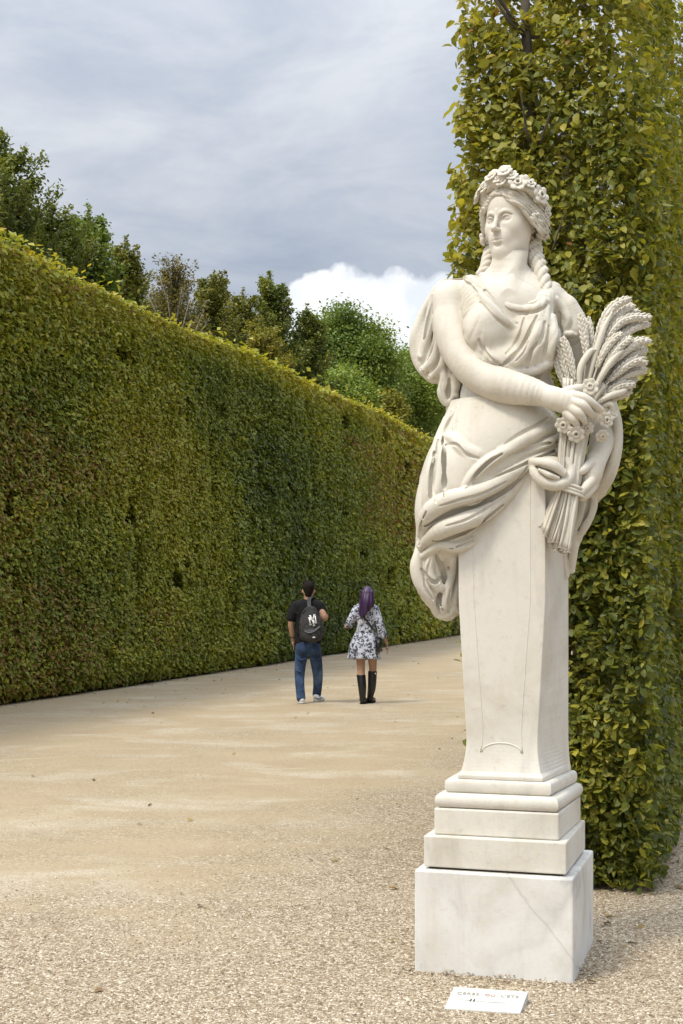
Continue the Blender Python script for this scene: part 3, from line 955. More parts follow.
def ear(path, w0, w1, parent, rr=4.1, halfway=.42):
    """a carved head of grain on its stalk: path in photo points, depth from w0 to w1"""
    m = len(path)
    Q = spline([P(x, y, w0 + (w1-w0)*i/(m-1)) for i, (x, y) in enumerate(path)], 14)
    L = np.concatenate([[0], np.cumsum(np.linalg.norm(np.diff(Q, axis=0), axis=1))]); tot = L[-1]
    T = np.gradient(Q, axis=0); T /= np.linalg.norm(T, axis=1)[:, None]
    mb = MB()
    prof = [(.9 if l/tot < halfway else 1.9*math.sin(math.pi*min(1, .15 + .85*(1-(l/tot-halfway)/(1-halfway))))+.5)*S for l in L]
    mb.tube(Q, prof, 8)
    step = 2.5*S
    l = halfway*tot; k = 0
    while l < tot*.985:
        i = min(np.searchsorted(L, l), len(Q)-2)
        t = T[i]; q = Q[i]
        u = np.cross(t, (0, 1, 0)); u /= np.linalg.norm(u); v = np.cross(u, t)
        fr = (l/tot - halfway)/(1-halfway)
        sc = .72 + .5*math.sin(math.pi*min(1, .12 + .88*(1-fr))) - .25*max(0, fr-.85)/.15
        for a in (0, 2.2, 4.2, 1.1, 3.2) if k % 2 else (.55, 2.7, 4.75, 1.65, 3.7):
            d = u*math.cos(a) + v*math.sin(a)
            ax_ = t*.90 + d*.36; ax_ /= np.linalg.norm(ax_); b2 = np.cross(ax_, d); b2 /= np.linalg.norm(b2); c2 = np.cross(ax_, b2)
            jt = rs.uniform(.8, 1.2); mb.ellipsoid(q + d*rr*.52*S*sc, [b2*1.45*S*sc*jt, c2*1.2*S*sc, ax_*3.5*S*sc*jt], 6, 4)
        l += step; k += 1
    return mb.build('wheat_ear', MARBLE, parent)


EARS = [
    ([(584, 396), (592, 362), (602, 325), (614, 306), (631, 298)], 48, 40, 4.8, .40),
    ([(586, 396), (598, 358), (610, 328), (622, 312), (634, 305)], 46, 30, 4.2, .45),
    ([(588, 396), (604, 346), (616, 326), (630, 318), (652, 317)], 50, 38, 4.6, .40),
    ([(588, 398), (606, 354), (622, 336), (636, 327), (650, 324)], 46, 32, 4.2, .45),
    ([(587, 398), (600, 360), (611, 342), (622, 333)], 54, 50, 3.8, .42),
    ([(590, 398), (607, 364), (618, 348), (631, 337)], 54, 50, 4.2, .35),
    ([(590, 400), (610, 366), (627, 349), (639, 341), (651, 341)], 50, 42, 4.8, .42),
    ([(592, 400), (614, 372), (630, 356), (647, 349)], 46, 34, 4.2, .45),
    ([(592, 402), (612, 378), (626, 366), (638, 360), (647, 364)], 52, 44, 4.8, .38),
    ([(592, 404), (614, 384), (630, 374), (645, 371)], 48, 36, 4.2, .42),
    ([(594, 404), (606, 394), (620, 386), (635, 384)], 54, 44, 5.0, .28),
    ([(594, 408), (612, 399), (630, 391)], 48, 38, 4.2, .35),
    ([(578, 400), (573, 372), (568, 352), (562, 337)], 50, 52, 3.8, .32),
    ([(582, 398), (586, 360), (584, 336), (580, 314)], 46, 44, 3.8, .42),
    ([(572, 402), (568, 378), (563, 360), (559, 346)], 44, 46, 3.4, .30),
    ([(584, 396), (591, 366), (591, 340), (588, 318)], 42, 36, 3.6, .45),
    ([(572, 404), (564, 384), (558, 366), (557, 354)], 40, 40, 3.4, .3),
]
re_ = np.random.default_rng(17)
for i_ in (0, 1, 2, 3, 4, 6, 7, 8, 9, 10):         # a second rank fills the fan behind the first
    (pa, wa, wb, ra_, fa_), (pb, wc, wd_, rb_, fb_) = EARS[i_], EARS[min(i_ + 1, 11)]
    m_ = min(len(pa), len(pb)); t_ = re_.uniform(.35, .65)
    ia = np.linspace(0, len(pa)-1, m_).round().astype(int); ib = np.linspace(0, len(pb)-1, m_).round().astype(int)
    mid_p = [tuple(np.array(pa[x])*(1-t_) + np.array(pb[y])*t_ - np.array((re_.uniform(0, 7), 0))*(k_/(m_-1))) for k_, (x, y) in enumerate(zip(ia, ib))]
    EARS.append((mid_p, (wa+wc)/2 - 9, (wb+wd_)/2 - 11, 4.4, .36))
for p_, w0, w1, rr, hf in EARS:
    ear(p_, w0, w1, sheaf, rr, hf)
# broad leaves of the sheaf
lf = MB()
for p_ in ([(586, 392, 52), (596, 352, 50), (604, 328, 48), (612, 312, 47)], [(590, 398, 56), (604, 372, 56), (616, 356, 54), (624, 350, 52)],
           [(580, 396, 54), (580, 370, 54), (590, 352, 52), (598, 350, 52)], [(596, 404, 58), (610, 396, 56), (622, 392, 50), (628, 388, 46)], [(600, 408, 56), (610, 404, 54), (612, 414, 50), (606, 424, 46)]):
    Q = spline([P(*q) for q in p_], 6)
    lf.tube(Q, [(.8 + 2.6*math.sin(math.pi*min(1, t*.95 + .04)))*S for t in np.linspace(0, 1, len(Q))], 8)
lf.build('leaf_blade', MARBLE, sheaf)
vw = P(570, 420, 60); vw = np.array((0, 0, EYE)) - vw; vw /= np.linalg.norm(vw)
for c_, r_, n_ in (((563.5, 425, 68), 8.2, (-.25, 0, -.2)), ((576, 434, 70), 8.4, (0, 0, -.25)), ((590, 387, 66), 8.6, (.05, 0, .2)), ((606, 420, 58), 8, (.5, 0, 0)), ((602, 436, 58), 7, (.3, 0, -.4)), ((587, 428, 64), 7, (.2, 0, -.3)), ((613, 413, 52), 6, (.6, 0, .2))):
    rosette(P(*c_), vw + np.array(n_), r_*S, sheaf, 7)
# ================================================================ light and sky
SUN_EL, SUN_AZ = R(57), math.atan2(-.58, -.45)        # towards the sun in plan: left of and behind the camera
sun_dir = np.array((math.cos(SUN_EL)*math.sin(SUN_AZ), math.cos(SUN_EL)*math.cos(SUN_AZ), math.sin(SUN_EL)))
L = bpy.data.lights.new('sun', 'SUN'); L.energy = 2.0; L.angle = R(11); L.color = (1, .91, .76)
lo = bpy.data.objects.new('sun', L); COL.objects.link(lo)
from mathutils import Vector
lo.rotation_euler = Vector(-sun_dir).to_track_quat('-Z', 'Y').to_euler()
w = bpy.data.worlds.new('World'); scene.world = w; w.use_nodes = True
nt = w.node_tree; bg = nt.nodes['Background']
sky = nt.nodes.new('ShaderNodeTexSky'); sky.sky_type = 'NISHITA'; sky.sun_disc = False
sky.sun_elevation = SUN_EL; sky.sun_rotation = SUN_AZ % (2*math.pi)
sky.air_density = 1.0; sky.dust_density = 1.5
tc = nt.nodes.new('ShaderNodeTexCoord')
dirv = tc.outputs['Generated']
sx = nt.nodes.new('ShaderNodeSeparateXYZ'); nt.links.new(dirv, sx.inputs[0])
# project the direction on a flat cloud deck so that the grey bands flatten towards the horizon
den = math_n(nt, 'ADD', math_n(nt, 'MAXIMUM', sx.outputs[2], 0.0), .22)
cb = nt.nodes.new('ShaderNodeCombineXYZ')
nt.links.new(math_n(nt, 'DIVIDE', sx.outputs[0], den), cb.inputs[0])
nt.links.new(math_n(nt, 'DIVIDE', sx.outputs[1], den), cb.inputs[1])
mp = nt.nodes.new('ShaderNodeMapping'); mp.inputs['Location'].default_value = (3.1, 1.7, 0); mp.inputs['Scale'].default_value = (1, 1.25, 1)
nt.links.new(cb.outputs[0], mp.inputs[0])
n1 = noise(nt, 1.15, 7, .52, mp.outputs[0], .25)
n2 = noise(nt, 3.6, 7, .58, mp.outputs[0], .4)
cl = math_n(nt, 'ADD', math_n(nt, 'MULTIPLY', n1.outputs[0], .60), math_n(nt, 'MULTIPLY', n2.outputs[0], .40))
deck = ramp(nt, cl, [(.36, (3.5, 4.1, 5.3)), (.45, (4.5, 5.1, 6.2)), (.53, (5.6, 6.1, 7.0)), (.63, (7.4, 7.7, 8.2))])
# the deck thins and brightens round the veiled sun
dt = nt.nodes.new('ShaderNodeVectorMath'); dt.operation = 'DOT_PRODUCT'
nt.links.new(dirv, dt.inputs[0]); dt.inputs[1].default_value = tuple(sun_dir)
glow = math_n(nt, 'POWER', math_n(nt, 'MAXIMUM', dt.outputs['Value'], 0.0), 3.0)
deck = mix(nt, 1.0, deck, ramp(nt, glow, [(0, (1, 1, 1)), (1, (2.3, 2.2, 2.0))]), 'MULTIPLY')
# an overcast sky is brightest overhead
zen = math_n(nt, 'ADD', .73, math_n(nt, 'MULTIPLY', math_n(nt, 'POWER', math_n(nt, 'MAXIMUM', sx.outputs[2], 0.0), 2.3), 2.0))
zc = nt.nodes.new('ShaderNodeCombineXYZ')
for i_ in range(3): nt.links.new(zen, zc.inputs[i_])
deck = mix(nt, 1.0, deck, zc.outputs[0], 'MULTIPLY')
# one bank of cumulus low over the trees
def az(px, py): 
    v = np.array(((px-CX)/FPX, 1, (HOR-py)/FPX)); return v/np.linalg.norm(v)
n3 = noise(nt, 17, 4, .5, dirv, .1)
n4 = noise(nt, 44, 4, .5, dirv, .1)
wob = math_n(nt, 'ADD', math_n(nt, 'MULTIPLY', math_n(nt, 'SUBTRACT', n3.outputs[0], .5), .060), math_n(nt, 'MULTIPLY', math_n(nt, 'SUBTRACT', n4.outputs[0], .5), .022))
mask = None
for px, py, r in ((395, 300, 46), (350, 318, 46), (318, 308, 24), (295, 296, 15), (300, 330, 34), (440, 300, 34), (420, 350, 60), (480, 330, 60), (330, 380, 70), (540, 320, 60), (600, 340, 70), (246, 345, 20), (420, 470, 120), (560, 450, 130), (300, 500, 120), (440, 600, 150), (640, 560, 150), (250, 600, 100), (180, 470, 40)):
    ds = nt.nodes.new('ShaderNodeVectorMath'); ds.operation = 'DISTANCE'
    nt.links.new(dirv, ds.inputs[0]); ds.inputs[1].default_value = tuple(az(px, py))
    d = math_n(nt, 'SUBTRACT', ds.outputs['Value'], r/FPX*.93)
    mask = d if mask is None else math_n(nt, 'SMOOTH_MIN', mask, d)
    if mask.node.operation == 'SMOOTH_MIN': mask.node.inputs[2].default_value = .008
m0 = math_n(nt, 'SUBTRACT', wob, mask)
cm = ramp(nt, math_n(nt, 'ADD', math_n(nt, 'MULTIPLY', m0, 12), .5), [(.485, (0, 0, 0)), (.54, (1, 1, 1))])
n5 = noise(nt, 22, 5, .5, dirv, .3)
cum = ramp(nt, math_n(nt, 'ADD', math_n(nt, 'MULTIPLY', m0, 2.5), n5.outputs[0]), [(.40, (7.6, 8.0, 8.6)), (.55, (9.4, 9.5, 9.6)), (.75, (8.0, 8.3, 8.6))])
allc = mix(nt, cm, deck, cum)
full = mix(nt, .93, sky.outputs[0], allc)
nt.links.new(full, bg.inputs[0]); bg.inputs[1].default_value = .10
vs = scene.view_settings
vs.view_transform = 'Standard'; vs.look = 'None'; vs.exposure = 0.28; vs.gamma = 1

# ================================================================ ground
gm, nt, b = new_mat('gravel_ground')
c = coords(nt)
vor = nt.nodes.new('ShaderNodeTexVoronoi'); vor.inputs['Scale'].default_value = 84; nt.links.new(c, vor.inputs['Vector'])
vor2 = nt.nodes.new('ShaderNodeTexVoronoi'); vor2.inputs['Scale'].default_value = 130; nt.links.new(c, vor2.inputs['Vector'])
rs_ = nt.nodes.new('ShaderNodeSeparateColor'); nt.links.new(vor.outputs['Color'], rs_.inputs[0])
stone = ramp(nt, rs_.outputs[0], [(.0, (.09, .066, .042)), (.16, (.205, .152, .095)), (.5, (.315, .245, .158)), (.8, (.42, .35, .25)), (1, (.62, .555, .45))])
fine = noise(nt, 90, 6, .7, c)
sand = ramp(nt, fine.outputs[0], [(.3, (.285, .213, .122)), (.5, (.36, .278, .170)), (.7, (.43, .345, .228))])
mid = noise(nt, 1.3, 6, .6, c, .3)
sand = mix(nt, .55, sand, mix(nt, mid.outputs[0], (.28, .208, .120), (.48, .395, .27)))
# loose gravel lies in streaks along the walk and everywhere near the hedge on the right
sp = nt.nodes.new('ShaderNodeSeparateXYZ'); nt.links.new(c, sp.inputs[0])
ca, sa = math.cos(R(17)), math.sin(R(17))
across = math_n(nt, 'SUBTRACT', math_n(nt, 'MULTIPLY', sp.outputs[0], ca), math_n(nt, 'MULTIPLY', sp.outputs[1], sa))
def lin(x, a, b_): return math_n(nt, 'DIVIDE', math_n(nt, 'SUBTRACT', x, a), b_ - a)
big = noise(nt, .42, 5, .6, coords(nt, (1, 1.0, 1)), .5)
big2 = noise(nt, 1.1, 4, .6, coords(nt, (.55, 1.9, 1)), .4)
g = math_n(nt, 'ADD', math_n(nt, 'MULTIPLY', big.outputs[0], .9), math_n(nt, 'MULTIPLY', big2.outputs[0], .75))
near = math_n(nt, 'MAXIMUM', math_n(nt, 'MINIMUM', lin(across, -3.9, -1.6), 1.0), 0.0)          # right part of the walk
front_ = math_n(nt, 'MAXIMUM', math_n(nt, 'MINIMUM', lin(sp.outputs[1], 8.6, 5.6), 1.0), 0.0)  # and close to the camera
cover = math_n(nt, 'ADD', g, math_n(nt, 'MAXIMUM', math_n(nt, 'MULTIPLY', near, .50), math_n(nt, 'MULTIPLY', front_, .55)))
cov = ramp(nt, math_n(nt, 'MULTIPLY', cover, .5), [(.38, (0, 0, 0)), (.62, (1, 1, 1))])
# pale drifts of fine grit raked across the sandy part
dr = noise(nt, 1.0, 6, .62, coords(nt, (.75, 1.2, 1)), .6)
sand = mix(nt, ramp(nt, dr.outputs[0], [(.50, (0, 0, 0)), (.66, (.75, .75, .75))]), sand, mix(nt, rs_.outputs[2], (.38, .315, .22), (.56, .50, .40)))
sprinkle = math_n(nt, 'GREATER_THAN', rs_.outputs[1], .80)
cov2 = math_n(nt, 'MAXIMUM', cov, math_n(nt, 'MULTIPLY', sprinkle, .40))
dirt = noise(nt, 5, 5, .65, c)
stone = mix(nt, ramp(nt, dirt.outputs[0], [(.52, (0, 0, 0)), (.72, (.5, .5, .5))]), stone, (.20, .15, .09))
nt.links.new(mix(nt, cov2, sand, stone), b.inputs['Base Color'])
b.inputs['Roughness'].default_value = .9; b.inputs['Specular IOR Level'].default_value = .2
hgt = math_n(nt, 'ADD', math_n(nt, 'MULTIPLY', math_n(nt, 'SUBTRACT', 1.0, vor.outputs['Distance']), cov2), math_n(nt, 'MULTIPLY', fine.outputs[0], .35))
bump(nt, b, hgt, .55, .010)
grd = mesh_obj('ground', [(-600, -40, 0), (600, -40, 0), (600, 1200, 0), (-600, 1200, 0)], np.array([(0, 1, 2, 3)]), gm, None, False)
tag(grd, 'sandy walk strewn with pale gravel', None, None, 'structure')

# loose pebbles near the camera
def gravel_cover(x, y):
    a = x*ca - y*sa
    nz = .5 + .25*np.sin(1.3*x + 2.1*y + 1) + .25*np.sin(2.7*x - 1.1*y + .6*np.sin(3*y))
    return np.clip((a + 3.4)/1.8, 0, 1)*.85 + np.clip((9.0 - y)/2.8, 0, 1)*.9 + .35*nz - .15
npb = 230000
Y = 4.9 + 9.5*rng.random(npb)**1.5; X = (-.262 + .53*rng.random(npb))*Y*1.1
keep = rng.random(npb) < gravel_cover(X, Y)*np.clip(1.25 - (Y-5)/9, 0, 1)
X, Y = X[keep], Y[keep]
q = np.stack([X, Y], 1) - AX
la, ld = q @ RT, q @ FR
keep = ~((abs(la) < .352) & (ld < .382) & (ld > -.352))
X, Y = X[keep], Y[keep]; n = len(X)
tv = np.array([(1, 0, 0), (.5, .87, .1), (-.5, .87, 0), (-1, 0, .1), (-.5, -.87, 0), (.5, -.87, .1), (.35, .1, .75), (-.3, .3, .8), (-.1, -.4, .72)])
tf = np.array([(0, 1, 6), (1, 2, 7), (1, 7, 6), (2, 3, 7), (3, 4, 8), (3, 8, 7), (4, 5, 8), (5, 0, 6), (5, 6, 8), (6, 7, 8)])
sz = np.clip(rng.lognormal(math.log(.0037), .36, n), .002, .0085)
a = rng.random(n)*6.283; co, si = np.cos(a), np.sin(a)
J = tv[None] * rng.uniform(.65, 1.25, (n, 9, 3)) * sz[:, None, None] * np.array((1.15, .85, .8))
V = np.stack([J[..., 0]*co[:, None] - J[..., 1]*si[:, None] + X[:, None], J[..., 0]*si[:, None] + J[..., 1]*co[:, None] + Y[:, None], J[..., 2]], 2).reshape(-1, 3)
V[:, 2] -= .0005
# the grit is heaped a little against the block
q = np.stack([X, Y], 1) - AX
dist = np.maximum(np.abs(q @ RT) - .35, np.maximum(q @ FR - .38, -(q @ FR) - .35))
V[:, 2] += np.repeat(.020*np.clip(1 - dist/.09, 0, 1)**1.3*(.55 + .45*np.sin(X*31 + 2*np.sin(Y*17))), 9)
F = (tf[None] + 9*np.arange(n)[:, None, None]).reshape(-1, 3)
pm, nt, b = new_mat('pebbles')
at_ = nt.nodes.new('ShaderNodeAttribute'); at_.attribute_name = 'tint'
nt.links.new(ramp(nt, at_.outputs['Fac'], [(.0, (.08, .056, .035)), (.14, (.185, .132, .08)), (.45, (.295, .225, .142)), (.75, (.415, .34, .24)), (1, (.63, .565, .46))]), b.inputs['Base Color'])
b.inputs['Roughness'].default_value = .8


def set_tint(o, vals, per):
    at = o.data.attributes.new('tint', 'FLOAT', 'POINT')
    at.data.foreach_set('value', np.repeat(np.asarray(vals, np.float32), per))


o = mesh_obj('gravel', V, F, pm, None, False); set_tint(o, rng.random(n), 9)
tag(o, 'loose pale pebbles scattered over the walk', None, None, 'stuff')
# ================================================================ the two walkers
SKIN = plain('skin', (.40, .235, .155), .6, .12, 25)
HAIR_DARK = plain('dark_hair', (.016, .012, .010), .9, .5, 90, .6, .1)
BLACK_COTTON = plain('black_cotton', (.010, .010, .011), .95, .35, 20, .3)
BLACK_LEATHER = plain('black_leather', (.011, .011, .012), .38, .3, 20, spec=.5)
WHITE_LEATHER = plain('white_leather', (.84, .83, .82), .5, .08, 30)
RUBBER = plain('grey_rubber', (.55, .54, .52), .7)
PRINT_WHITE = plain('white_print', (.75, .75, .75), .6)
DARK_PRINT = plain('dark_print', (.02, .025, .04), .6)
m, nt, b = new_mat('denim'); DENIM = m
c = coords(nt); n1_ = noise(nt, 5, 4, .6, c); n2_ = noise(nt, 120, 3, .6, coords(nt, (1, 1, .3)))
nt.links.new(mix(nt, .3, ramp(nt, n1_.outputs[0], [(.32, (.012, .024, .056)), (.52, (.028, .060, .135)), (.70, (.085, .135, .235))]), n2_.outputs[1], 'OVERLAY'), b.inputs['Base Color']); b.inputs['Roughness'].default_value = .9
m, nt, b = new_mat('backpack_cloth'); PACK = m
c = coords(nt); n1_ = noise(nt, 26, 4, .7, c)
nt.links.new(ramp(nt, n1_.outputs[0], [(.35, (.014, .014, .016)), (.6, (.045, .044, .046)), (.75, (.10, .095, .095))]), b.inputs['Base Color']); b.inputs['Roughness'].default_value = .8
m, nt, b = new_mat('purple_hair'); PURPLE = m
n1_ = noise(nt, 40, 4, .6, coords(nt, (1, 1, .08)))
nt.links.new(ramp(nt, n1_.outputs[0], [(.3, (.012, .005, .018)), (.5, (.034, .010, .055)), (.72, (.075, .025, .11))]), b.inputs['Base Color']); b.inputs['Roughness'].default_value = .45
m, nt, b = new_mat('printed_dress_cloth'); PRINT = m
c = coords(nt)
vo = nt.nodes.new('ShaderNodeTexVoronoi'); vo.inputs['Scale'].default_value = 27; vo.inputs['Randomness'].default_value = 1
dn = noise(nt, 22, 3, .6, c); nt.links.new(mix(nt, .12, c, dn.outputs[1]), vo.inputs['Vector'])
n1_ = noise(nt, 42, 3, .6, c, .8)
k1 = math_n(nt, 'ADD', vo.outputs['Distance'], math_n(nt, 'MULTIPLY', n1_.outputs[0], .9))
nt.links.new(ramp(nt, k1, [(.48, (.52, .55, .64)), (.56, (.24, .26, .34)), (.62, (.020, .022, .04)), (.90, (.02, .022, .035)), (.97, (.5, .52, .6))]), b.inputs['Base Color']); b.inputs['Roughness'].default_value = .85

PH = .0085


class Figure:
    """sculpts in photo-sized units at one distance: px, py as in the photograph, w towards the viewer"""
    def __init__(s, D): s.D = D; s.s = D/FPX
    def p(s, x, y, w=0.): return at(x, y, s.D - w*s.s)
    def clay(s, x0, x1, y0, y1, w0=-34, w1=26, h=PH):
        a = s.p(x0, y1, w1); b_ = s.p(x1, y0, w0)
        return Clay(np.array((s.p(x0, y1)[0]-.03, s.D - w1*s.s, max(a[2], -.05)-.03)), np.array((s.p(x1, y1)[0]+.03, s.D - w0*s.s, b_[2]+.03)), h)
    def ch(s, c, pts_, rad_, k=1.2, op='add'): c.chain(np.array([s.p(*q) for q in pts_]), np.array(rad_, float)*s.s, k*s.s, op, 5)
    def el(s, c, ctr, r, k=2., op='add', M=None): c.ell(s.p(*ctr), np.array((r[0], r[2], r[1]), float)*s.s, M, k*s.s, op)


# ---- the man
Mn = Figure(20.84)
feet = Mn.p(309, 703); feet[2] = 0
man_t = thing('person', feet, 'man in black t-shirt and blue jeans walking away with a backpack on', 'person', None)
c = Mn.clay(285, 330, 578, 712)
Mn.el(c, (308.6, 590, -1.0), (5.7, 7.9, 7.2))
Mn.ch(c, ((308.6, 597, -4), (308.6, 598.5, -7)), (3.6, 2.0), 2)           # jaw and chin
Mn.ch(c, ((308.6, 591, -8.0), (308.6, 593, -9.2)), (.7, 1.0), 1)          # nose
for e in (302.7, 314.5): Mn.el(c, (e, 591.5, -.5), (1.0, 2.1, 1.5), .5)
Mn.ch(c, ((308.4, 595, .5), (308.2, 603, 0)), (4.0, 4.8), 2)
Mn.ch(c, ((297, 606.5, 0), (308, 606, .5), (319, 606.5, 0)), (3.4, 4, 3.4), 1.5)
Mn.el(c, (308, 615, 0), (12, 15, 6.5)); Mn.el(c, (308, 636, 0), (11, 13, 6.5), 4)
Mn.ch(c, ((294.5, 606, 0), (290.8, 621, 2), (291.6, 631, 0), (293, 640, -3)), (3.9, 2.9, 2.7, 1.8))
Mn.el(c, (293.2, 643.2, -3.5), (1.5, 2.6, 2.4), 1)
for i in range(4): Mn.ch(c, ((293.4, 645, -5.2 + i*1.1), (293.6, 648 + .5*(i in (1, 2)), -5.6 + i*1.1), (294, 650, -5.4 + i*1.1)), (.6, .55, .45), .3)
Mn.ch(c, ((293.4, 642, -5.5), (294, 645.5, -6.6)), (.7, .55), .4)
Mn.ch(c, ((320.5, 606, 0), (324.2, 617.5, 4), (324.6, 614, -5), (320.4, 608.5, -11)), (3.9, 3.5, 3.0, 1.9))
Mn.el(c, (318.8, 607, -12), (2.0, 2.4, 1.5), 1)
for i in range(4): Mn.ch(c, ((318.6 - i*.2, 605.6 + i*1.1, -12.6), (316.6 - i*.2, 605.8 + i*1.1, -13), (315.4, 606 + i*1.1, -11.8)), (.65, .6, .5), .3)
Mn.ch(c, ((302, 648, 0), (300, 671, 1), (300, 684, 4), (301.2, 699, 8)), (5.2, 3.4, 3, 2.4)); Mn.ch(c, ((314.4, 648, 0), (317.4, 672, -8), (317.6, 684, -13), (316.6, 695, -17)), (5.2, 3.4, 3, 2.4))
c.mesh('body', SKIN, man_t, 1)
c = Mn.clay(298, 320, 578, 604, h=.006)
Mn.el(c, (308.6, 587.6, -.1), (6.0, 6.2, 7.5), .5); Mn.el(c, (308.6, 591, 1.6), (4.8, 4.2, 5.4), 1); Mn.el(c, (308.4, 594.6, 2.4), (3.6, 3.2, 3.4), 1.5); c.crease((.3, .4, 1), 260, .004, 3, .3)
Mn.el(c, (308.6, 594.5, -9.5), (5, 6, 5.4), .8, 'sub')
Mn.ch(c, ((304, 583, -4), (308, 581.6, -2), (313, 583.2, -4)), (1.6, 1.8, 1.6), 1)
c.mesh('hair', HAIR_DARK, man_t, 1)
c = Mn.clay(284, 331, 596, 648)
Mn.ch(c, ((297, 606, 0), (303, 604, .5), (308, 604.2, 1), (314, 604, .5), (319.5, 606, 0)), (5, 4.8, 4.8, 4.8, 5), 2)
Mn.el(c, (308, 614, .5), (13.4, 15, 7.8), 3); Mn.el(c, (308, 630, .5), (12.2, 14, 7.4), 4)
Mn.ch(c, ((308, 626, 0), (308, 640, .5)), (7.4, 7.4), 4); Mn.ch(c, ((302, 626, 0), (301, 641, 0)), (5.8, 6.2), 4); Mn.ch(c, ((314, 626, 0), (315, 641, 0)), (5.8, 6.2), 4)
Mn.ch(c, ((296, 606, 0), (292.5, 613, 1), (291.2, 618, 1.6)), (5.2, 5, 4.7)); Mn.ch(c, ((320, 606, 0), (322.4, 611, .8), (323.2, 613, 1.2)), (5.0, 4.7, 4.4))
for q in (((297, 622, 7), (303, 627, 8.6), (309, 628, 9)), ((296.5, 632, 6.5), (302, 635.5, 8.5), (310, 636, 9)), ((318, 628, 6.8), (313, 632, 8.6)), ((293.5, 611, 5.2), (297, 614, 5.6))): Mn.ch(c, q, [.7]*len(q), 1)
z = Mn.p(308, 643.5)[2]; c.plane((0, 0, z), (0, 0, -1), .004)
c.mesh('t_shirt', BLACK_COTTON, man_t, 1)
c = Mn.clay(290, 328, 634, 704)
Mn.el(c, (308, 646, .8), (12.4, 9, 8.2), 3); Mn.el(c, (303, 650, 3.5), (7, 7, 6.6), 2); Mn.el(c, (313.5, 650, 3.5), (7, 7, 6.6), 2)
Mn.ch(c, ((301.8, 650, 1), (299.8, 671, 1), (299.8, 684, 4.5), (301.0, 698, 8)), (6.8, 5.3, 4.6, 4.5)); Mn.ch(c, ((314.6, 650, 0), (317.6, 672, -8), (317.8, 684, -13), (316.8, 694, -17)), (6.8, 5.3, 4.6, 4.4))
for y in (693, 696, 690): Mn.ch(c, ((298.2, y, 9), (300.9, y+1.2, 10.6), (303.6, y-.4, 9)), (.3, .8, .3), .8); Mn.ch(c, ((314.6, y-5, -13), (317, y-3.8, -12), (319.4, y-5.4, -13)), (.3, .8, .3), .8)
for q in (((297, 657, 7), (301, 660, 8.4), (307, 658, 6.5)), ((311, 658, 6), (316, 660, 6.5), (320, 657, 4)), ((296.6, 670, 7), (300.6, 672, 8.2)), ((313, 672, -4), (318, 673.5, -3))): Mn.ch(c, q, [.8]*len(q), 1)
jeans = c.mesh('jeans', DENIM, man_t, 1)
def pocket_line(fig, clay, poly, r, name, mat, parent):
    mb = MB(); L_ = []
    for x, y in poly: L_.append(clay.front(x, y, fig.D - .5, fig.D + .5))
    mb.tube(spline(L_, 4), r, 5); return mb.build(name, mat, parent)
for fx, fy, w0, tx, ty in ((301.6, 703.2, 9, 300.4, 702.2), (316.4, 699.6, -14, 322.0, 700.2)):
    c = Mn.clay(fx-8, fx+12, fy-10, fy+4, w0-26, w0+8, h=.006)
    gz = .028
    def sp_(x, y, w, z): q = Mn.p(x, y, w); q[2] = z; return q
    c.chain(np.array([sp_(fx, 0, w0-2, .10), sp_(fx, 0, w0, .055), sp_((fx+tx)/2, 0, w0-9, .05), sp_(tx, 0, w0-16, .036)]), np.array((.046, .047, .045, .034)), .02)
    c.plane((0, 0, .022), (0, 0, -1), .004)
    sh_ = c.mesh('shoe', WHITE_LEATHER, man_t, 1)
    c2 = Mn.clay(fx-8, fx+12, fy-10, fy+4, w0-26, w0+8, h=.006)
    c2.chain(np.array([sp_(fx, 0, w0, .02), sp_((fx+tx)/2, 0, w0-9, .02), sp_(tx, 0, w0-16.5, .02)]), np.array((.052, .049, .040)), .01)
    c2.plane((0, 0, .026), (0, 0, 1), .003); c2.plane((0, 0, 0), (0, 0, -1), .003)
    c2.mesh('sole', RUBBER, sh_, 0)
    if fx > 310:
        pocket_line(Mn, c, [(315.4, 697.4), (317.2, 698.8), (319.4, 698.8), (321.6, 697.6)], .007, 'emblem', DARK_PRINT, sh_)
c = Mn.clay(288, 298, 634, 642, h=.005)
Mn.ch(c, [(292.75 + 2.1*math.cos(a), 637.6 + .3*math.cos(a), -2 + 2.2*math.sin(a)) for a in np.linspace(0, 6.283, 13)], [.55]*13, .3)
c.mesh('wristband', BLACK_LEATHER, man_t, 0)

# ---- his backpack
bp = thing('backpack', Mn.p(311.5, 642, 14), 'dark grey backpack with a white monogram on the walking man', 'backpack', None)
c = Mn.clay(296, 326, 596, 648, -6, 30, h=.007)
Mn.el(c, (310.6, 620, 12.5), (9.6, 14, 6.4), 2); Mn.el(c, (311.6, 630, 13), (10.4, 12, 6.6), 5); Mn.ch(c, ((304, 622, 12), (304.5, 636, 12)), (4.2, 4.6), 3); Mn.ch(c, ((318, 622, 12), (318.6, 636, 12)), (4.2, 4.6), 3)
Mn.ch(c, ((302.6, 613, 16), (306, 608.6, 17), (311, 606.8, 17.2), (316, 609, 17), (319.6, 614, 16)), (.6, .6, .6, .6, .6), .4)
pk = c.mesh('main_compartment', PACK, bp, 1); packclay = c
c = Mn.clay(298, 326, 618, 648, 4, 32, h=.007)
Mn.el(c, (312, 635, 17.5), (8.8, 7.6, 5.4), 2); Mn.ch(c, ((304.4, 630, 19), (312, 632, 22), (319.6, 627, 19)), (1.2, 1.4, 1.2), 1)
fp = c.mesh('front_pocket', PACK, bp, 1)
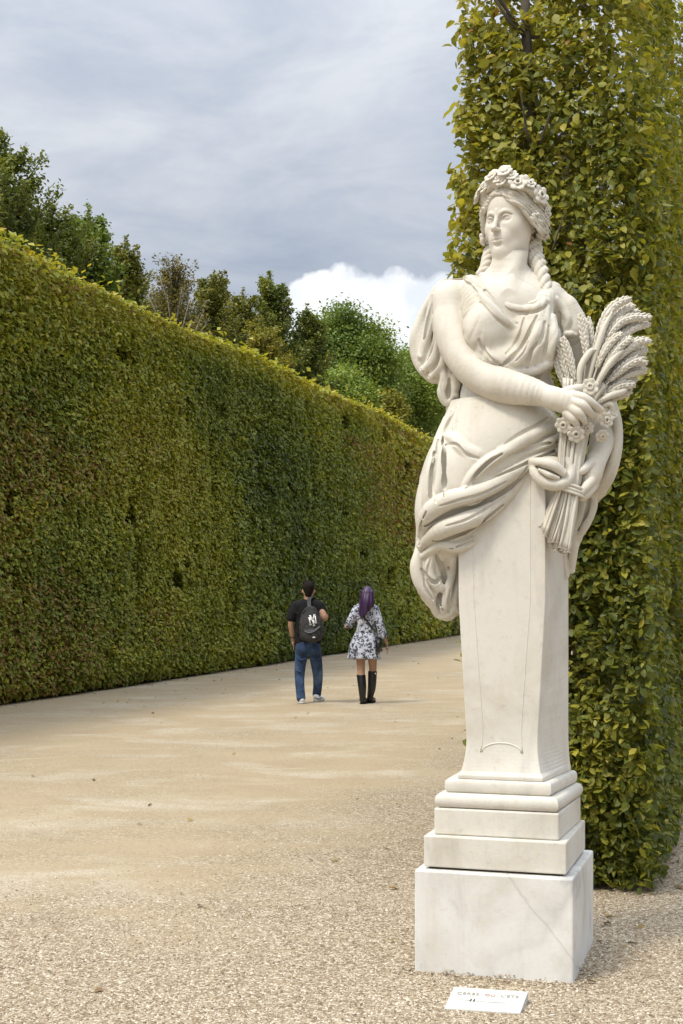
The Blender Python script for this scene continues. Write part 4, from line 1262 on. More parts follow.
mb = MB(); mb.tube(spline([Mn.p(304.6, 631.2, 20.6), Mn.p(309, 632.8, 23.2), Mn.p(314, 631.4, 23.4), Mn.p(319.6, 627, 20.4)], 5), .010, 6); mb.build('zip_flap', plain('grey_webbing', (.12, .115, .115), .8), bp)
mb = MB(); mb.ellipsoid(Mn.p(314, 637.4, 22.9), [(.022, 0, 0), (0, .006, 0), (0, 0, .011)]); mb.build('small_emblem', PRINT_WHITE, bp)


def band(path, width, thick, name, mat, parent, side=(1, 0, 0)):
    Q = spline(path, 6); V = []; F = []
    T = np.gradient(Q, axis=0); T = unit_(T)
    for q, t in zip(Q, T):
        s_ = np.array(side, float); s_ = s_ - t*(s_ @ t); s_ /= np.linalg.norm(s_); n_ = np.cross(t, s_)
        V += [q - s_*width/2 - n_*thick/2, q + s_*width/2 - n_*thick/2, q + s_*width/2 + n_*thick/2, q - s_*width/2 + n_*thick/2]
    for i in range(len(Q)-1):
        for j in range(4): F.append((i*4+j, i*4+(j+1) % 4, (i+1)*4+(j+1) % 4, (i+1)*4+j))
    F += [(3, 2, 1, 0), tuple((len(Q)-1)*4 + j for j in range(4))]
    return mesh_obj(name, V, F, mat, parent, False)


def unit_(v): return v/(np.linalg.norm(v, axis=-1, keepdims=True) + 1e-9)


WEB = plain('dark_webbing', (.05, .05, .052), .8)
band([Mn.p(309.4, 609, 14.5), Mn.p(309, 603, 9.5), Mn.p(309.6, 598.4, 6.6), Mn.p(312.6, 597.6, 2), Mn.p(315.6, 600.4, -5), Mn.p(316.6, 606, -9.4), Mn.p(316, 618, -10)], .055, .012, 'shoulder_strap', WEB, bp)
band([Mn.p(303, 612, 12), Mn.p(300.5, 622, 10), Mn.p(301, 636, 10)], .03, .010, 'side_strap', WEB, bp)
# the monogram: an N and a Y laid over each other
mb = MB()
def mono(*p_):
    th = R(-12); out = []
    for x, y in p_:
        dx, dy = x*math.cos(th) + y*math.sin(th)*-1, x*math.sin(th) + y*math.cos(th)
        q = packclay.front(312.9 + dx, 620.4 + dy, Mn.D - .6, Mn.D + .2); out.append(q + np.array((0, -.004, 0)))
    return out
for st_, r_ in (((-3.1, -3.4), (-3.1, 3.8)), .0105), (((-3.1, -3.4), (2.9, 3.8)), .0125), (((2.9, -3.6), (2.9, 3.8)), .0105), (((-1.9, -5.2), (.1, -.6)), .0125), (((2.6, -5.2), (.1, -.6)), .0095), (((.1, -.6), (.1, 5.4)), .012), (((-4.2, -3.4), (-2.2, -3.4)), .007), (((-4.2, 3.9), (-2.0, 3.9)), .007), (((1.8, -3.7), (4.0, -3.7)), .007), (((-1.0, 5.4), (1.2, 5.4)), .007), (((-2.9, -5.3), (-.9, -5.3)), .007), (((1.6, -5.3), (3.6, -5.3)), .007):
    mb.tube(mono(*st_), r_, 6)
mb.build('monogram', PRINT_WHITE, bp)

# ---- the woman
Wm = Figure(20.70)
feet = Wm.p(366, 704); feet[2] = 0
wt = thing('person', feet, 'woman with long purple hair in a printed mini dress and black boots', 'person', None)
c = Wm.clay(338, 396, 582, 712)
Wm.el(c, (367.2, 594.5, -1.2), (5.2, 7.4, 6.6)); Wm.ch(c, ((367.2, 600.4, -4), (367.2, 602, -6.4)), (3.2, 1.7), 2)
Wm.ch(c, ((367.2, 595, -7.6), (367.2, 597, -8.5)), (.6, .8), .8)
Wm.ch(c, ((366.8, 600, .4), (366, 607, 0)), (3.2, 3.8), 2)
Wm.ch(c, ((356.5, 608.5, 0), (366, 607, .5), (375, 608.5, 0)), (3.2, 4, 3.2), 2)
Wm.el(c, (365.6, 617, 0), (8.6, 11, 5.4)); Wm.el(c, (365.4, 642, 0), (10, 12, 6.4), 5); Wm.el(c, (365.5, 630, 0), (7.8, 10, 5), 4)
Wm.ch(c, ((355.4, 609, 0), (350, 622, 3), (349.2, 625.6, -4), (346.8, 627, -12)), (3, 2.5, 2.2, 1.5))
Wm.el(c, (345.6, 627, -14.5), (1.4, 1.2, 2.4), 1)
for i in range(4): Wm.ch(c, ((345.4 - i*.1, 626 + i*.7, -16), (345.8, 625.6 + i*.75, -18.2), (346.8, 625.6 + i*.75, -19)), (.5, .45, .38), .25)
Wm.ch(c, ((345.4, 626, -14), (344.6, 624.4, -16)), (.6, .45), .3)
Wm.ch(c, ((376, 609, 0), (380.4, 624, 2.5), (383.4, 634, 1), (387, 644, -2)), (3, 2.5, 2.2, 1.5))
Wm.el(c, (387.2, 648, -2.6), (1.5, 2.4, 1.9), 1)
for i in range(4): Wm.ch(c, ((387.5, 650, -4 + i), (387.3, 652.4 + .4*(i in (1, 2)), -4.4 + i), (386.6, 654.2, -4.6 + i)), (.52, .48, .4), .25)
Wm.ch(c, ((386.4, 647.4, -4), (385.6, 650.4, -5)), (.6, .48), .3)
Wm.ch(c, ((360.6, 650, 0), (361, 668, 1.5), (361.4, 680, 3), (362.6, 700, 3)), (5.4, 3.9, 3.6, 2.3)); Wm.ch(c, ((371.6, 650, 0), (372.8, 667, -4), (372, 680, -6), (370.2, 696, -8)), (5.4, 3.9, 3.6, 2.3))
c.mesh('body', SKIN, wt, 1)
c = Wm.clay(344, 390, 600, 664)
Wm.ch(c, ((357, 609, 0), (361, 607, .6), (366, 606.4, 1), (371, 607, .6), (375, 609, 0)), (4, 4.2, 4.2, 4.2, 4), 2)
Wm.el(c, (365.6, 616, .4), (10, 11, 6.6), 3); Wm.el(c, (365.6, 628, .4), (9.2, 9, 6), 4)
for (x0_, x1_, w1_) in ((362, 351, 3), (366, 361, 8), (368, 371, 8), (369, 375.8, 2), (366, 364, -7), (364, 356, -5), (367, 372, -6)):
    Wm.ch(c, ((x0_, 630, 0), ((x0_*.45+x1_*.55), 645, w1_*.6), (x1_, 661, w1_)), (5.2, 6.0, 5.0 if x1_ > 355 else 4.4), 2.2)
for x in (352.8, 357, 361.8, 367, 371.4, 376): Wm.ch(c, ((365.4 + (x-365)*.45, 634, 6.6), (365 + (x-365)*.75, 646, 8.6), (x, 660, 10.5)), (.5, .9, 1.1), 1.6)
Wm.ch(c, ((356.4, 632, 4), (365.5, 633, 7.4), (374.6, 632, 4)), (.7, .7, .7), 1, 'sub')
a0 = Wm.p(347, 660.5)[2]; a1 = Wm.p(379, 659)[2]
c.plane((Wm.p(347, 660)[0], Wm.D, a0 + .02), (-.02, -.10, -.99), .004)
Wm.ch(c, ((363, 662, 14), (364.5, 655, 14)), (3.4, 1.0), 1, 'sub')
Wm.ch(c, ((356.5, 609, 0), (352.6, 617, 2), (349.4, 624, 1)), (4, 4.2, 4.4)); Wm.ch(c, ((375.4, 609, 0), (379, 621, 2.4), (381.8, 632, 1.4), (382.6, 635, 1)), (4, 4.1, 4.4, 4.8))
for q in (((352, 613, 5.6), (354, 619, 6)), ((378, 618, 5.8), (381, 626, 6)), ((360, 612, 7), (364, 622, 7)), ((379, 631, 5.6), (385, 633, 4.6))): Wm.ch(c, q, (.5, .8), 1)
c.mesh('dress', PRINT, wt, 1); dressclay = c
c = Wm.clay(354, 382, 580, 622, h=.0065)
Wm.el(c, (367.3, 593.4, .4), (6.2, 7.2, 7.2), 1)
Wm.el(c, (367.2, 597.6, -9.2), (4.3, 7, 5.4), .8, 'sub')
for x0_, x1_, ye, w_, r_ in ((362.7, 360.2, 611, 3, 2.0), (363.8, 360.8, 616, 6.6, 2.4), (366, 362.4, 618, 8.0, 2.6), (368.6, 365.6, 615, 8.4, 2.6), (371, 369.6, 610, 7.6, 2.5), (371.6, 372.6, 607, 5, 2.1), (371.8, 373.4, 604, 1, 1.8)):
    Wm.ch(c, ((x0_, 592.5, w_*.6), ((x0_+x1_)/2 + .4, 602, w_), (x1_, ye-3, w_+.4), (x1_ - .3, ye, w_)), (r_, r_, r_*.8, r_*.35), .7)
c.mesh('hair', PURPLE, wt, 1)
for cx_, tx_, ty_, top_, w0 in ((362.6, 366.2, 703, (361, 674.6, 2), 3), (370.2, 373.6, 701, (372.6, 671, -5), -9)):
    c = Wm.clay(cx_-9, cx_+12, 664, 708, w0-26, w0+14, h=.006)
    def sq(x, w, z): q = Wm.p(x, 700, w); q[2] = z; return q
    top = Wm.p(*top_); mid_ = Wm.p((cx_+top_[0])/2 + .4, 687, (w0+top_[2])/2 + 1.4)
    c.chain(np.array([top, mid_, sq(cx_, w0, .10), sq(cx_, w0-.5, .06)]), np.array((.066, .060, .046, .043)), .01)
    c.chain(np.array([sq(cx_, w0, .06), sq((cx_+tx_)/2, w0-6, .05), sq(tx_, w0-12, .035)]), np.array((.042, .042, .032)), .02)
    c.plane(top, (0, 0, 1), .003); c.plane((0, 0, .016), (0, 0, -1), .003)
    bo = c.mesh('boot', BLACK_LEATHER, wt, 1)
    c = Wm.clay(cx_-9, cx_+12, 690, 708, w0-26, w0+14, h=.006)
    c.chain(np.array([sq(cx_, w0+.4, .02), sq((cx_+tx_)/2, w0-6, .014), sq(tx_, w0-12.4, .012)]), np.array((.043, .042, .034)), .01)
    c.plane((0, 0, .024), (0, 0, 1), .003); c.plane((0, 0, 0), (0, 0, -1), .003)
    c.mesh('sole', BLACK_COTTON, bo, 0)
mb = MB(); mb.ellipsoid(Wm.p(375.4, 673.5, -1.5), [(.012, 0, 0), (0, .010, 0), (0, 0, .014)]); mb.build('buckle', PRINT_WHITE, wt)
# ---- her bag
bg_ = thing('shoulder_bag', Wm.p(378.5, 652, 4), 'small black shoulder bag hanging at the walking woman\'s side', 'bag', None)
c = Wm.clay(370, 388, 632, 660, -8, 16, h=.006)
Wm.el(c, (378.6, 645, 4.5), (3.6, 6.4, 5.6), 1); Wm.ch(c, ((376.4, 640.5, 7), (378.8, 639.4, 4), (381, 640.5, 1)), (1.6, 1.8, 1.6), .8); Wm.ch(c, ((376.6, 650, 7), (379, 650.6, 4), (381.2, 650, 1)), (1.6, 1.8, 1.6), .8)
c.mesh('bag_body', BLACK_LEATHER, bg_, 1)
path = [Wm.p(357.6, 606.4, -3)] + [dressclay.front(x, y, Wm.D - .5, Wm.D + .4) + np.array((0, -.006, 0)) for x, y in ((358.4, 607.5), (361, 613), (366, 619.6), (371, 626.4), (374.6, 631.6))] + [Wm.p(377.4, 637, 6.4), Wm.p(378.2, 640, 5)]
band(path, .026, .008, 'strap', BLACK_LEATHER, bg_)
band([Wm.p(357.6, 606.4, -3), Wm.p(359.5, 613, -7.4), Wm.p(366, 624, -8.4), Wm.p(374, 634, -6), Wm.p(378.6, 640.5, 1)], .026, .008, 'strap', BLACK_LEATHER, bg_)

# ================================================================ the name plate in the gravel
def at_z(px, py, z):
    Y_ = FPX*(EYE - z)/(py - HOR); return at(px, py, Y_)
f0, f1 = at_z(443.9, 1008.0, .007), at_z(520.2, 1012.8, .007)
b1, b0 = at_z(528.3, 991.4, .040), at_z(453.9, 986.3, .040)
V = [f0, f1, b1, b0] + [np.array((p_[0], p_[1], -.02)) for p_ in (f0, f1, b1, b0)]
PLATE = make_marble('plate_marble', (.56, .55, .50), stain=.6)
cen = (f0+f1+b1+b0)/4
pt = thing('name_plate', (cen[0], cen[1], 0), 'small white sloping name plate in the gravel before the block', 'plate', None)
o = mesh_obj('plate', V, [(0, 1, 2, 3), (7, 6, 5, 4), (0, 4, 5, 1), (1, 5, 6, 2), (2, 6, 7, 3), (3, 7, 4, 0)], PLATE, pt, False)
bv = o.modifiers.new('bevel', 'BEVEL'); bv.width = .003; bv.segments = 2
from mathutils import Matrix
ex = (f1 - f0); wid = np.linalg.norm(ex); ex = ex/wid
ey = ((b0 + b1) - (f0 + f1))/2; ey = ey - ex*(ey @ ex); hei = np.linalg.norm(ey); ey = ey/hei
ez = np.cross(ex, ey)
INK = plain('faded_ink', (.30, .28, .25), .8, .2, 60); RED_INK = plain('faded_red_ink', (.36, .17, .13), .8, .2, 60); BLACK_INK = plain('dark_ink', (.10, .10, .10), .8)


def lettering(body, u, v, size, mat, name='lettering', sp=1.0):
    cu = bpy.data.curves.new(name, 'FONT'); cu.body = body; cu.size = size; cu.space_character = sp; cu.extrude = .0004
    cu.materials.append(mat)
    tmp = bpy.data.objects.new(name + '_outline', cu); COL.objects.link(tmp)
    me_ = bpy.data.meshes.new_from_object(tmp.evaluated_get(bpy.context.evaluated_depsgraph_get())); bpy.data.objects.remove(tmp)
    t_ = bpy.data.objects.new(name, me_); COL.objects.link(t_)
    pos = f0*(1-u)*(1-v) + f1*u*(1-v) + b1*u*v + b0*(1-u)*v + ez*.0016
    M = Matrix(((ex[0], ey[0], ez[0], pos[0]), (ex[1], ey[1], ez[1], pos[1]), (ex[2], ey[2], ez[2], pos[2]), (0, 0, 0, 1)))
    t_.parent = pt; pw = _world[pt.name]
    M.translation = Vector(tuple(pos - pw)); t_.matrix_local = M
    return t_


lettering('CERES', .085, .64, hei*.15, INK, sp=1.15)
lettering('OU', .46, .64, hei*.13, RED_INK, sp=1.1)
lettering("L'ETE", .67, .64, hei*.15, INK, sp=1.1)
mb = MB()
def up_(u, v): return f0*(1-u)*(1-v) + f1*u*(1-v) + b1*u*v + b0*(1-u)*v + ez*.0012
for u0, u1, v_ in ((.17, .28, .40), (.38, .76, .38)): mb.tube([up_(u0, v_), up_(u1, v_)], .0009, 5)
mb.build('rule', INK, pt)
mb = MB()
for u_ in (.300, .345):
    mb.tube([up_(u_, .36), up_(u_+.004, .45)], .0034, 6)
mb.build('mark', BLACK_INK, pt)
# ================================================================ foliage
def leaf_mat(name, stops, rough=.5, trans=.35, patch=None):
    m = bpy.data.materials.new(name); m.use_nodes = True
    nt = m.node_tree; b = nt.nodes['Principled BSDF']; out = nt.nodes['Material Output']
    at_ = nt.nodes.new('ShaderNodeAttribute'); at_.attribute_name = 'tint'
    col = ramp(nt, at_.outputs['Fac'], stops)
    n = noise(nt, 40, 3, .6, coords(nt))
    col = mix(nt, .25, col, n.outputs[1], 'OVERLAY')
    nt.links.new(col, b.inputs['Base Color'])
    b.inputs['Roughness'].default_value = rough; b.inputs['Specular IOR Level'].default_value = .35
    t = nt.nodes.new('ShaderNodeBsdfTranslucent')
    nt.links.new(mix(nt, 1.0, col, (1.25, 1.2, .6), 'MULTIPLY'), t.inputs[0])
    mx = nt.nodes.new('ShaderNodeMixShader'); mx.inputs[0].default_value = trans
    nt.links.new(b.outputs[0], mx.inputs[1]); nt.links.new(t.outputs[0], mx.inputs[2])
    nt.links.new(mx.outputs[0], out.inputs[0])
    return m


LEAF_V = np.array([(0, 0, 0), (-.26, .30, .055), (-.24, .66, .045), (0, .5, -.01), (0, 1, -.07), (.24, .66, .045), (.26, .30, .055)], float)
LEAF_F = np.array([(0, 3, 2, 1), (3, 4, 2, 2), (0, 6, 5, 3), (3, 5, 4, 4)])
LEAF_T = np.array([(0, 3, 1), (1, 3, 2), (2, 3, 4), (0, 6, 3), (6, 5, 3), (5, 4, 3)])
SMALL_V = np.array([(0, 0, 0), (-.3, .5, .06), (0, 1, -.06), (.3, .5, .06)], float)
SMALL_T = np.array([(0, 2, 1), (0, 3, 2)])


def leaves(name, P_, nrm, tip, size, tint, mat, parent=None, fine=True):
    """one mesh of separate leaf blades: base points, face normals, tip directions"""
    TV, TF = (LEAF_V, LEAF_T) if fine else (SMALL_V, SMALL_T)
    n = len(P_)
    y = tip - nrm*np.sum(tip*nrm, 1)[:, None]; y /= np.linalg.norm(y, axis=1)[:, None] + 1e-9
    x = np.cross(y, nrm)
    s = np.asarray(size)[:, None, None]
    wv = rng.uniform(.8, 1.2, n)[:, None, None]; cv = rng.uniform(-.6, 2.2, n)[:, None, None]
    V = P_[:, None, :] + s*(TV[None, :, 0:1]*wv*x[:, None] + (TV[None, :, 1:2]-.4)*y[:, None] + TV[None, :, 2:3]*cv*nrm[:, None])
    k = len(TV)
    F = (TF[None] + k*np.arange(n)[:, None, None]).reshape(-1, 3)
    o = mesh_obj(name, V.reshape(-1, 3), F, mat, parent, smooth=False)
    set_tint(o, tint, k)
    return o


def wav(seed, f, P_):
    """cheap smooth noise 0..1 over 3D points"""
    r = np.random.default_rng(seed); out = 0; amp = 1; tot = 0
    for o in range(4):
        for _ in range(3):
            d = r.normal(size=3); d *= f*2**o/np.linalg.norm(d)
            out = out + amp*np.sin(P_ @ d + r.uniform(0, 6.28)); tot += amp*.6
        amp *= .6
    return np.clip(.5 + .5*out/tot, 0, 1)


def unit(v): return v/(np.linalg.norm(v, axis=-1, keepdims=True) + 1e-9)


BARK = plain('bark', (.10, .085, .065), .9, .35, 12, .6)
TWIG = plain('twig', (.13, .10, .06), .85, .3, 30)
INNER = plain('inner_growth', (.055, .058, .022), .95, .5, 9)

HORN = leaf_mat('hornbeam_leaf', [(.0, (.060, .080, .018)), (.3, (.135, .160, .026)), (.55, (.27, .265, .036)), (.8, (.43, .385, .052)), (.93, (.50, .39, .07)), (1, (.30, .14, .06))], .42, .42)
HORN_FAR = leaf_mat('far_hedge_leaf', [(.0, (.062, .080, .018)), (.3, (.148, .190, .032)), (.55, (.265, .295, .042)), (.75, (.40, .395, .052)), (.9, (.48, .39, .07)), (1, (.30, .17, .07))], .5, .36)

# ---------------------------------------------------------------- the hedge on the right, ending behind the statue
HA = R(17.2)
HU = np.array((math.sin(HA), math.cos(HA), 0.)); HV = np.array((math.cos(HA), -math.sin(HA), 0.))   # along, to the right
CORN = ground(650, 898); CORN[2] = 0
HW, HL, HH = 1.085, 22.0, 6.35
rh_ = thing('hedge', CORN - HV*HW/2, 'tall clipped hornbeam hedge ending just behind the marble statue', 'hedge', None)


PP, NN, SZ, TT = [], [], [], []
def push(p, nrm, size, tint): PP.append(p); NN.append(nrm); SZ.append(size); TT.append(tint)
def face_leaves(n, org, du, lu, nrm, size, depth, seed, far=0., hmax=HH, bulge=.10):
    u = rng.random(n)*lu if not far else lu*rng.random(n)**1.7
    z = .03 + rng.random(n)*(hmax - .03)
    p = org + du*u[:, None] + np.array((0, 0, 1.))*z[:, None]
    lump = wav(seed, 2.2, p) - .62
    dd = depth*rng.random(n)**1.6
    p = p + nrm*(bulge*lump*2 - dd)[:, None]
    # the foot of the hedge draws in a little
    p = p - nrm*(.05*np.clip(1 - z/.35, 0, 1)**2)[:, None]
    dens = .55*wav(seed + 9, 3.2, p) + .45*wav(seed + 19, 9.0, p)
    keep = dens > (.13 + .17*np.clip(z/.8, 0, 1) + .16*np.clip((z-2.2)/3, 0, 1) + .10*(dd < .05))
    nn = unit(nrm*.70 + np.array((0, 0, .75)) + rng.normal(0, .55, (n, 3)))
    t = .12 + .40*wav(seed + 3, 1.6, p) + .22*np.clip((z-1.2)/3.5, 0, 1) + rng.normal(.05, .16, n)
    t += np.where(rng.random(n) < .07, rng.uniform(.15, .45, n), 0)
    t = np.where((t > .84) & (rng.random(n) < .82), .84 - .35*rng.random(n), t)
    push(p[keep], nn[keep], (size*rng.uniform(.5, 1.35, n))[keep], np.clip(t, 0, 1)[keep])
end_n, right_n = -HU, HV
face_leaves(60000, CORN - HV*HW, HV, HW, end_n, .056, .46, 21)
face_leaves(130000, CORN, HU, 9.0, right_n, .058, .32, 31)
face_leaves(24000, CORN + HU*9.0, HU, HL - 9, right_n, .13, .25, 33)
face_leaves(36000, CORN - HV*HW, HU, 7.0, -HV, .068, .34, 41)
face_leaves(16000, CORN - HV*HW + HU*7, HU, HL-7, -HV, .14, .3, 43)
p_ = np.concatenate(PP); nn_ = np.concatenate(NN)
p_ = p_ + HV*(.11*np.clip(1 - p_[:, 2]/2.6, 0, 1)*np.clip(-((p_ - CORN) @ HV)/HW, 0, 1))[:, None]
p_ = p_ - HV*(.022*np.clip((p_[:, 2] - 2.2)/2, 0, 1)*np.clip(-((p_ - CORN) @ HV)/HW, 0, 1))[:, None]
tipd = unit(np.array((0, 0, -.55)) + .6*nn_ + rng.normal(0, .6, p_.shape))
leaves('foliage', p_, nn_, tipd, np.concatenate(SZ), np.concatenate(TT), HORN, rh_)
# stems and branches inside
for k in range(16):
    tb = MB()
    base = CORN - HV*(HW*.5 + rng.uniform(-.12, .12)) + HU*(.42 + k*1.35)
    hh_ = rng.uniform(5.2, 6.0); lean = rng.normal(0, .08, 2)
    pts_ = [base + np.array((lean[0]*t + .05*math.sin(5*t + k), lean[1]*t + .05*math.cos(4*t), t*hh_)) for t in np.linspace(0, 1, 9)]
    tb.tube(pts_, np.linspace(.085, .02, 9), 8)
    for j in range(26 if k < 4 else 12):
        t = rng.uniform(.06, .95); s0 = np.array(pts_[int(t*8)])
        a_ = rng.uniform(0, 6.28); d = np.array((math.cos(a_), math.sin(a_), rng.uniform(.2, .9)))
        if k == 0 and rng.random() < .5: d = -HU*rng.uniform(.5, 1) + HV*rng.uniform(-.6, .6) + np.array((0, 0, rng.uniform(.1, .8)))
        d = d/np.linalg.norm(d)*rng.uniform(.35, .60)
        tb.tube([s0, s0 + d*.5 + (0, 0, -.03), s0 + d], [.012, .008, .003], 5)
    tb.build('trunk', BARK, rh_)


def inner_wall(name, org, du, lu, dv, lv, h, mat, parent, seed):
    """the dense dark twig mass inside a hedge: a lumpy slab"""
    nu, nz = int(lu/.35)+1, int(h/.35)+1
    V = []; F = []
    for s_, off in ((0, 0.), (1, lv)):
        for i in range(nu+1):
            for j in range(nz+1):
                q = org + du*(lu*i/nu) + dv*off + np.array((0, 0, h*j/nz))
                V.append(q)
    V = np.array(V); m = (nu+1)*(nz+1)
    V[:m] += dv*(wav(seed, 3, V[:m])[:, None]*.22); V[m:] -= dv*(wav(seed+1, 3, V[m:])[:, None]*.22)
    def id_(s_, i, j): return s_*m + i*(nz+1) + j
    for i in range(nu):
        for j in range(nz):
            F.append((id_(0, i, j), id_(0, i, j+1), id_(0, i+1, j+1), id_(0, i+1, j)))
            F.append((id_(1, i, j), id_(1, i+1, j), id_(1, i+1, j+1), id_(1, i, j+1)))
        F.append((id_(0, i, nz), id_(1, i, nz), id_(1, i+1, nz), id_(0, i+1, nz)))
    for j in range(nz):
        F.append((id_(0, 0, j), id_(1, 0, j), id_(1, 0, j+1), id_(0, 0, j+1)))
        F.append((id_(0, nu, j), id_(0, nu, j+1), id_(1, nu, j+1), id_(1, nu, j)))
    return mesh_obj(name, V, F, mat, parent, smooth=True)


inner_wall('inner_growth', CORN - HV*(HW*.75) + HU*4.6, HU, HL-4.8, HV, HW*.42, HH-1.5, INNER, rh_, 3)

# ---------------------------------------------------------------- the long hedge on the left
LA = R(16.9)
LU = np.array((math.sin(LA), math.cos(LA), 0.)); LN = np.array((math.cos(LA), -math.sin(LA), 0.))
L0 = ground(0, 708); L0[2] = 0
lh = thing('hedge', L0 + LU*10 - LN*.8, 'long tall dark hedge running along the left side of the walk', 'hedge', None)
LB, LF, LH, LT = -9.0, 96.0, 6.50, 1.7       # start and end along the hedge, height, thickness


def top_h(u, P_): return LH + .16*(wav(61, .9, P_)-.5) + .06*np.sin(u*.7) - .006*np.maximum(u-14, 0)
PP, NN, SZ, TT = [], [], [], []
def left_face(n, u0, u1, size, seed=71):
    u = u0 + (u1-u0)*rng.random(n)
    z = .05 + rng.random(n)*(LH - .03)
    p = L0 + LU*u[:, None] + np.array((0, 0, 1.))*z[:, None]
    lump = .6*(wav(seed, 1.0, p) - .5) + .8*(wav(seed+1, 3.1, p) - .5)
    seam = np.exp(-((((u + .35*np.sin(z*.9 + u)) % 3.1) - 1.55)/.22)**2)*(wav(seed+5, .5, p) > .42)     # where two trees meet
    dd = .30*rng.random(n)**1.5
    p = p + LN*(.13*lump - dd - .05*seam)[:, None]
    p = p - LN*(.16*np.clip(1 - z/.5, 0, 1)**2)[:, None]
    p[:, 2] = np.minimum(p[:, 2], top_h(u, p))
    keep = wav(seed+9, 4.0, p) > .12 + .08*seam
    nn = unit(LN*.8 + np.array((0, 0, .70)) + rng.normal(0, .45, (n, 3)))
    flat = np.stack([u*.36, z*.9, 0*u], 1)
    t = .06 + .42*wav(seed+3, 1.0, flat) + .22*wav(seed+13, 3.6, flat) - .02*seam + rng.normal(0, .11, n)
    t += .42*np.clip((z - 6.05)/.45, 0, 1) + .10*np.clip((z-2.5)/3, 0, 1) + .10*np.clip((2.2-u)/3, 0, 1)  # tint paler towards the top edge: a sunlit strip painted into the leaf colour
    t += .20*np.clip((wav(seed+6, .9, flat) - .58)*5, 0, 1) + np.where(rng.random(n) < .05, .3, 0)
    rust = np.clip((wav(seed+21, .8, flat) - .54)*6, 0, 1)*(z < 5.6)
    t = np.where(t > .86, np.where(rng.random(n) < .8, .86 - .3*rng.random(n), t), t)
    t = np.where(rng.random(n) < .30*rust, .97 + .03*rng.random(n), t)
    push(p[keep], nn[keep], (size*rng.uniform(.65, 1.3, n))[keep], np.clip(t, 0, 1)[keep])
left_face(16000, LB, -1.0, .13)
left_face(150000, -1.0, 9.0, .085)
left_face(95000, 9.0, 22.0, .105)
left_face(60000, 22.0, 60.0, .165)
left_face(24000, 60.0, LF, .26)
def left_top(n, u0, u1, size, seed=81):
    u = u0 + (u1-u0)*rng.random(n); v = rng.random(n)*LT
    p = L0 + LU*u[:, None] - LN*v[:, None]
    p[:, 2] = top_h(u, p) + rng.normal(.0, .05, n) + np.where(rng.random(n) < .06, rng.random(n)*.28, 0)
    nn = unit(np.array((0, 0, 1.)) + rng.normal(0, .5, (n, 3)))
    t = .68 + .18*wav(seed, .9, p) + rng.normal(0, .13, n) + .18*np.clip((3.0-u)/3, 0, 1)  # top leaves tinted brighter than the face, sunlight put into their colour
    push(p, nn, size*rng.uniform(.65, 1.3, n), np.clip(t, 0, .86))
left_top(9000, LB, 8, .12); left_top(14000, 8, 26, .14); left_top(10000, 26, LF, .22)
# the nearest tree of the row stands a little prouder and yellower
nb = 16000
u = rng.normal(-.3, 1.7, nb); v = rng.uniform(-.12, LT, nb); z = 5.1 + 1.75*rng.random(nb)
lim = 6.55 + .16*np.clip(1 - (u-.0)/2.6, 0, 1) + .25*(wav(5, 2.4, np.stack([u, v, u*0], 1))-.5)
ok = (z < lim) & ((v < .25) | (z > lim - .3))
p = (L0 + LU*u[:, None] - LN*v[:, None]); p[:, 2] = z
p = p[ok]; m_ = len(p)
push(p, unit(LN*.5 + np.array((0, 0, .8)) + rng.normal(0, .5, (m_, 3))), .11*rng.uniform(.7, 1.25, m_), np.clip(.62 + rng.normal(0, .14, m_), 0, .95))
# end face and the far side
ne = 9000
v = rng.random(ne)*LT; z = rng.random(ne)*LH
p = L0 + LU*LB - LN*v[:, None] + rng.normal(0, .07, (ne, 3)); p[:, 2] = z
push(p, unit(-LU + np.array((0, 0, .7)) + rng.normal(0, .4, (ne, 3))), .13*np.ones(ne), np.clip(.4 + rng.normal(0, .13, ne), 0, 1))
p_ = np.concatenate(PP); nn_ = np.concatenate(NN)
tipd = unit(np.array((0, 0, -.5)) + .6*nn_ + rng.normal(0, .65, p_.shape))
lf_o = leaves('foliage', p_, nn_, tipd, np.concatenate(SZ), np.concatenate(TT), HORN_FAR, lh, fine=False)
inner_wall('inner_growth', L0 + LU*(LB+.2) - LN*LT, LU, LF-LB-.4, LN, LT - .34, LH - .28, INNER, lh, 13)
# ---------------------------------------------------------------- trees behind the left hedge
def tree_mat(name, a, b_, c_): return leaf_mat(name, [(0, a), (.5, b_), (1, c_)], .55, .3)
TM = {
    'dark': tree_mat('dark_leaf', (.065, .095, .026), (.145, .180, .040), (.26, .275, .060)),
    'brown': tree_mat('browning_leaf', (.085, .100, .024), (.175, .185, .038), (.29, .275, .056)),
    'birch': tree_mat('birch_leaf', (.085, .085, .028), (.17, .15, .045), (.26, .21, .065)),
    'yellow': tree_mat('yellowing_leaf', (.13, .13, .022), (.25, .24, .036), (.38, .33, .05)),
    'green': tree_mat('green_leaf', (.070, .115, .024), (.150, .215, .042), (.26, .32, .062)),
    'light': tree_mat('light_leaf', (.095, .15, .026), (.19, .265, .046), (.32, .38, .07)),
}
WHITE_BARK = plain('birch_bark', (.42, .40, .36), .8, .3, 8)


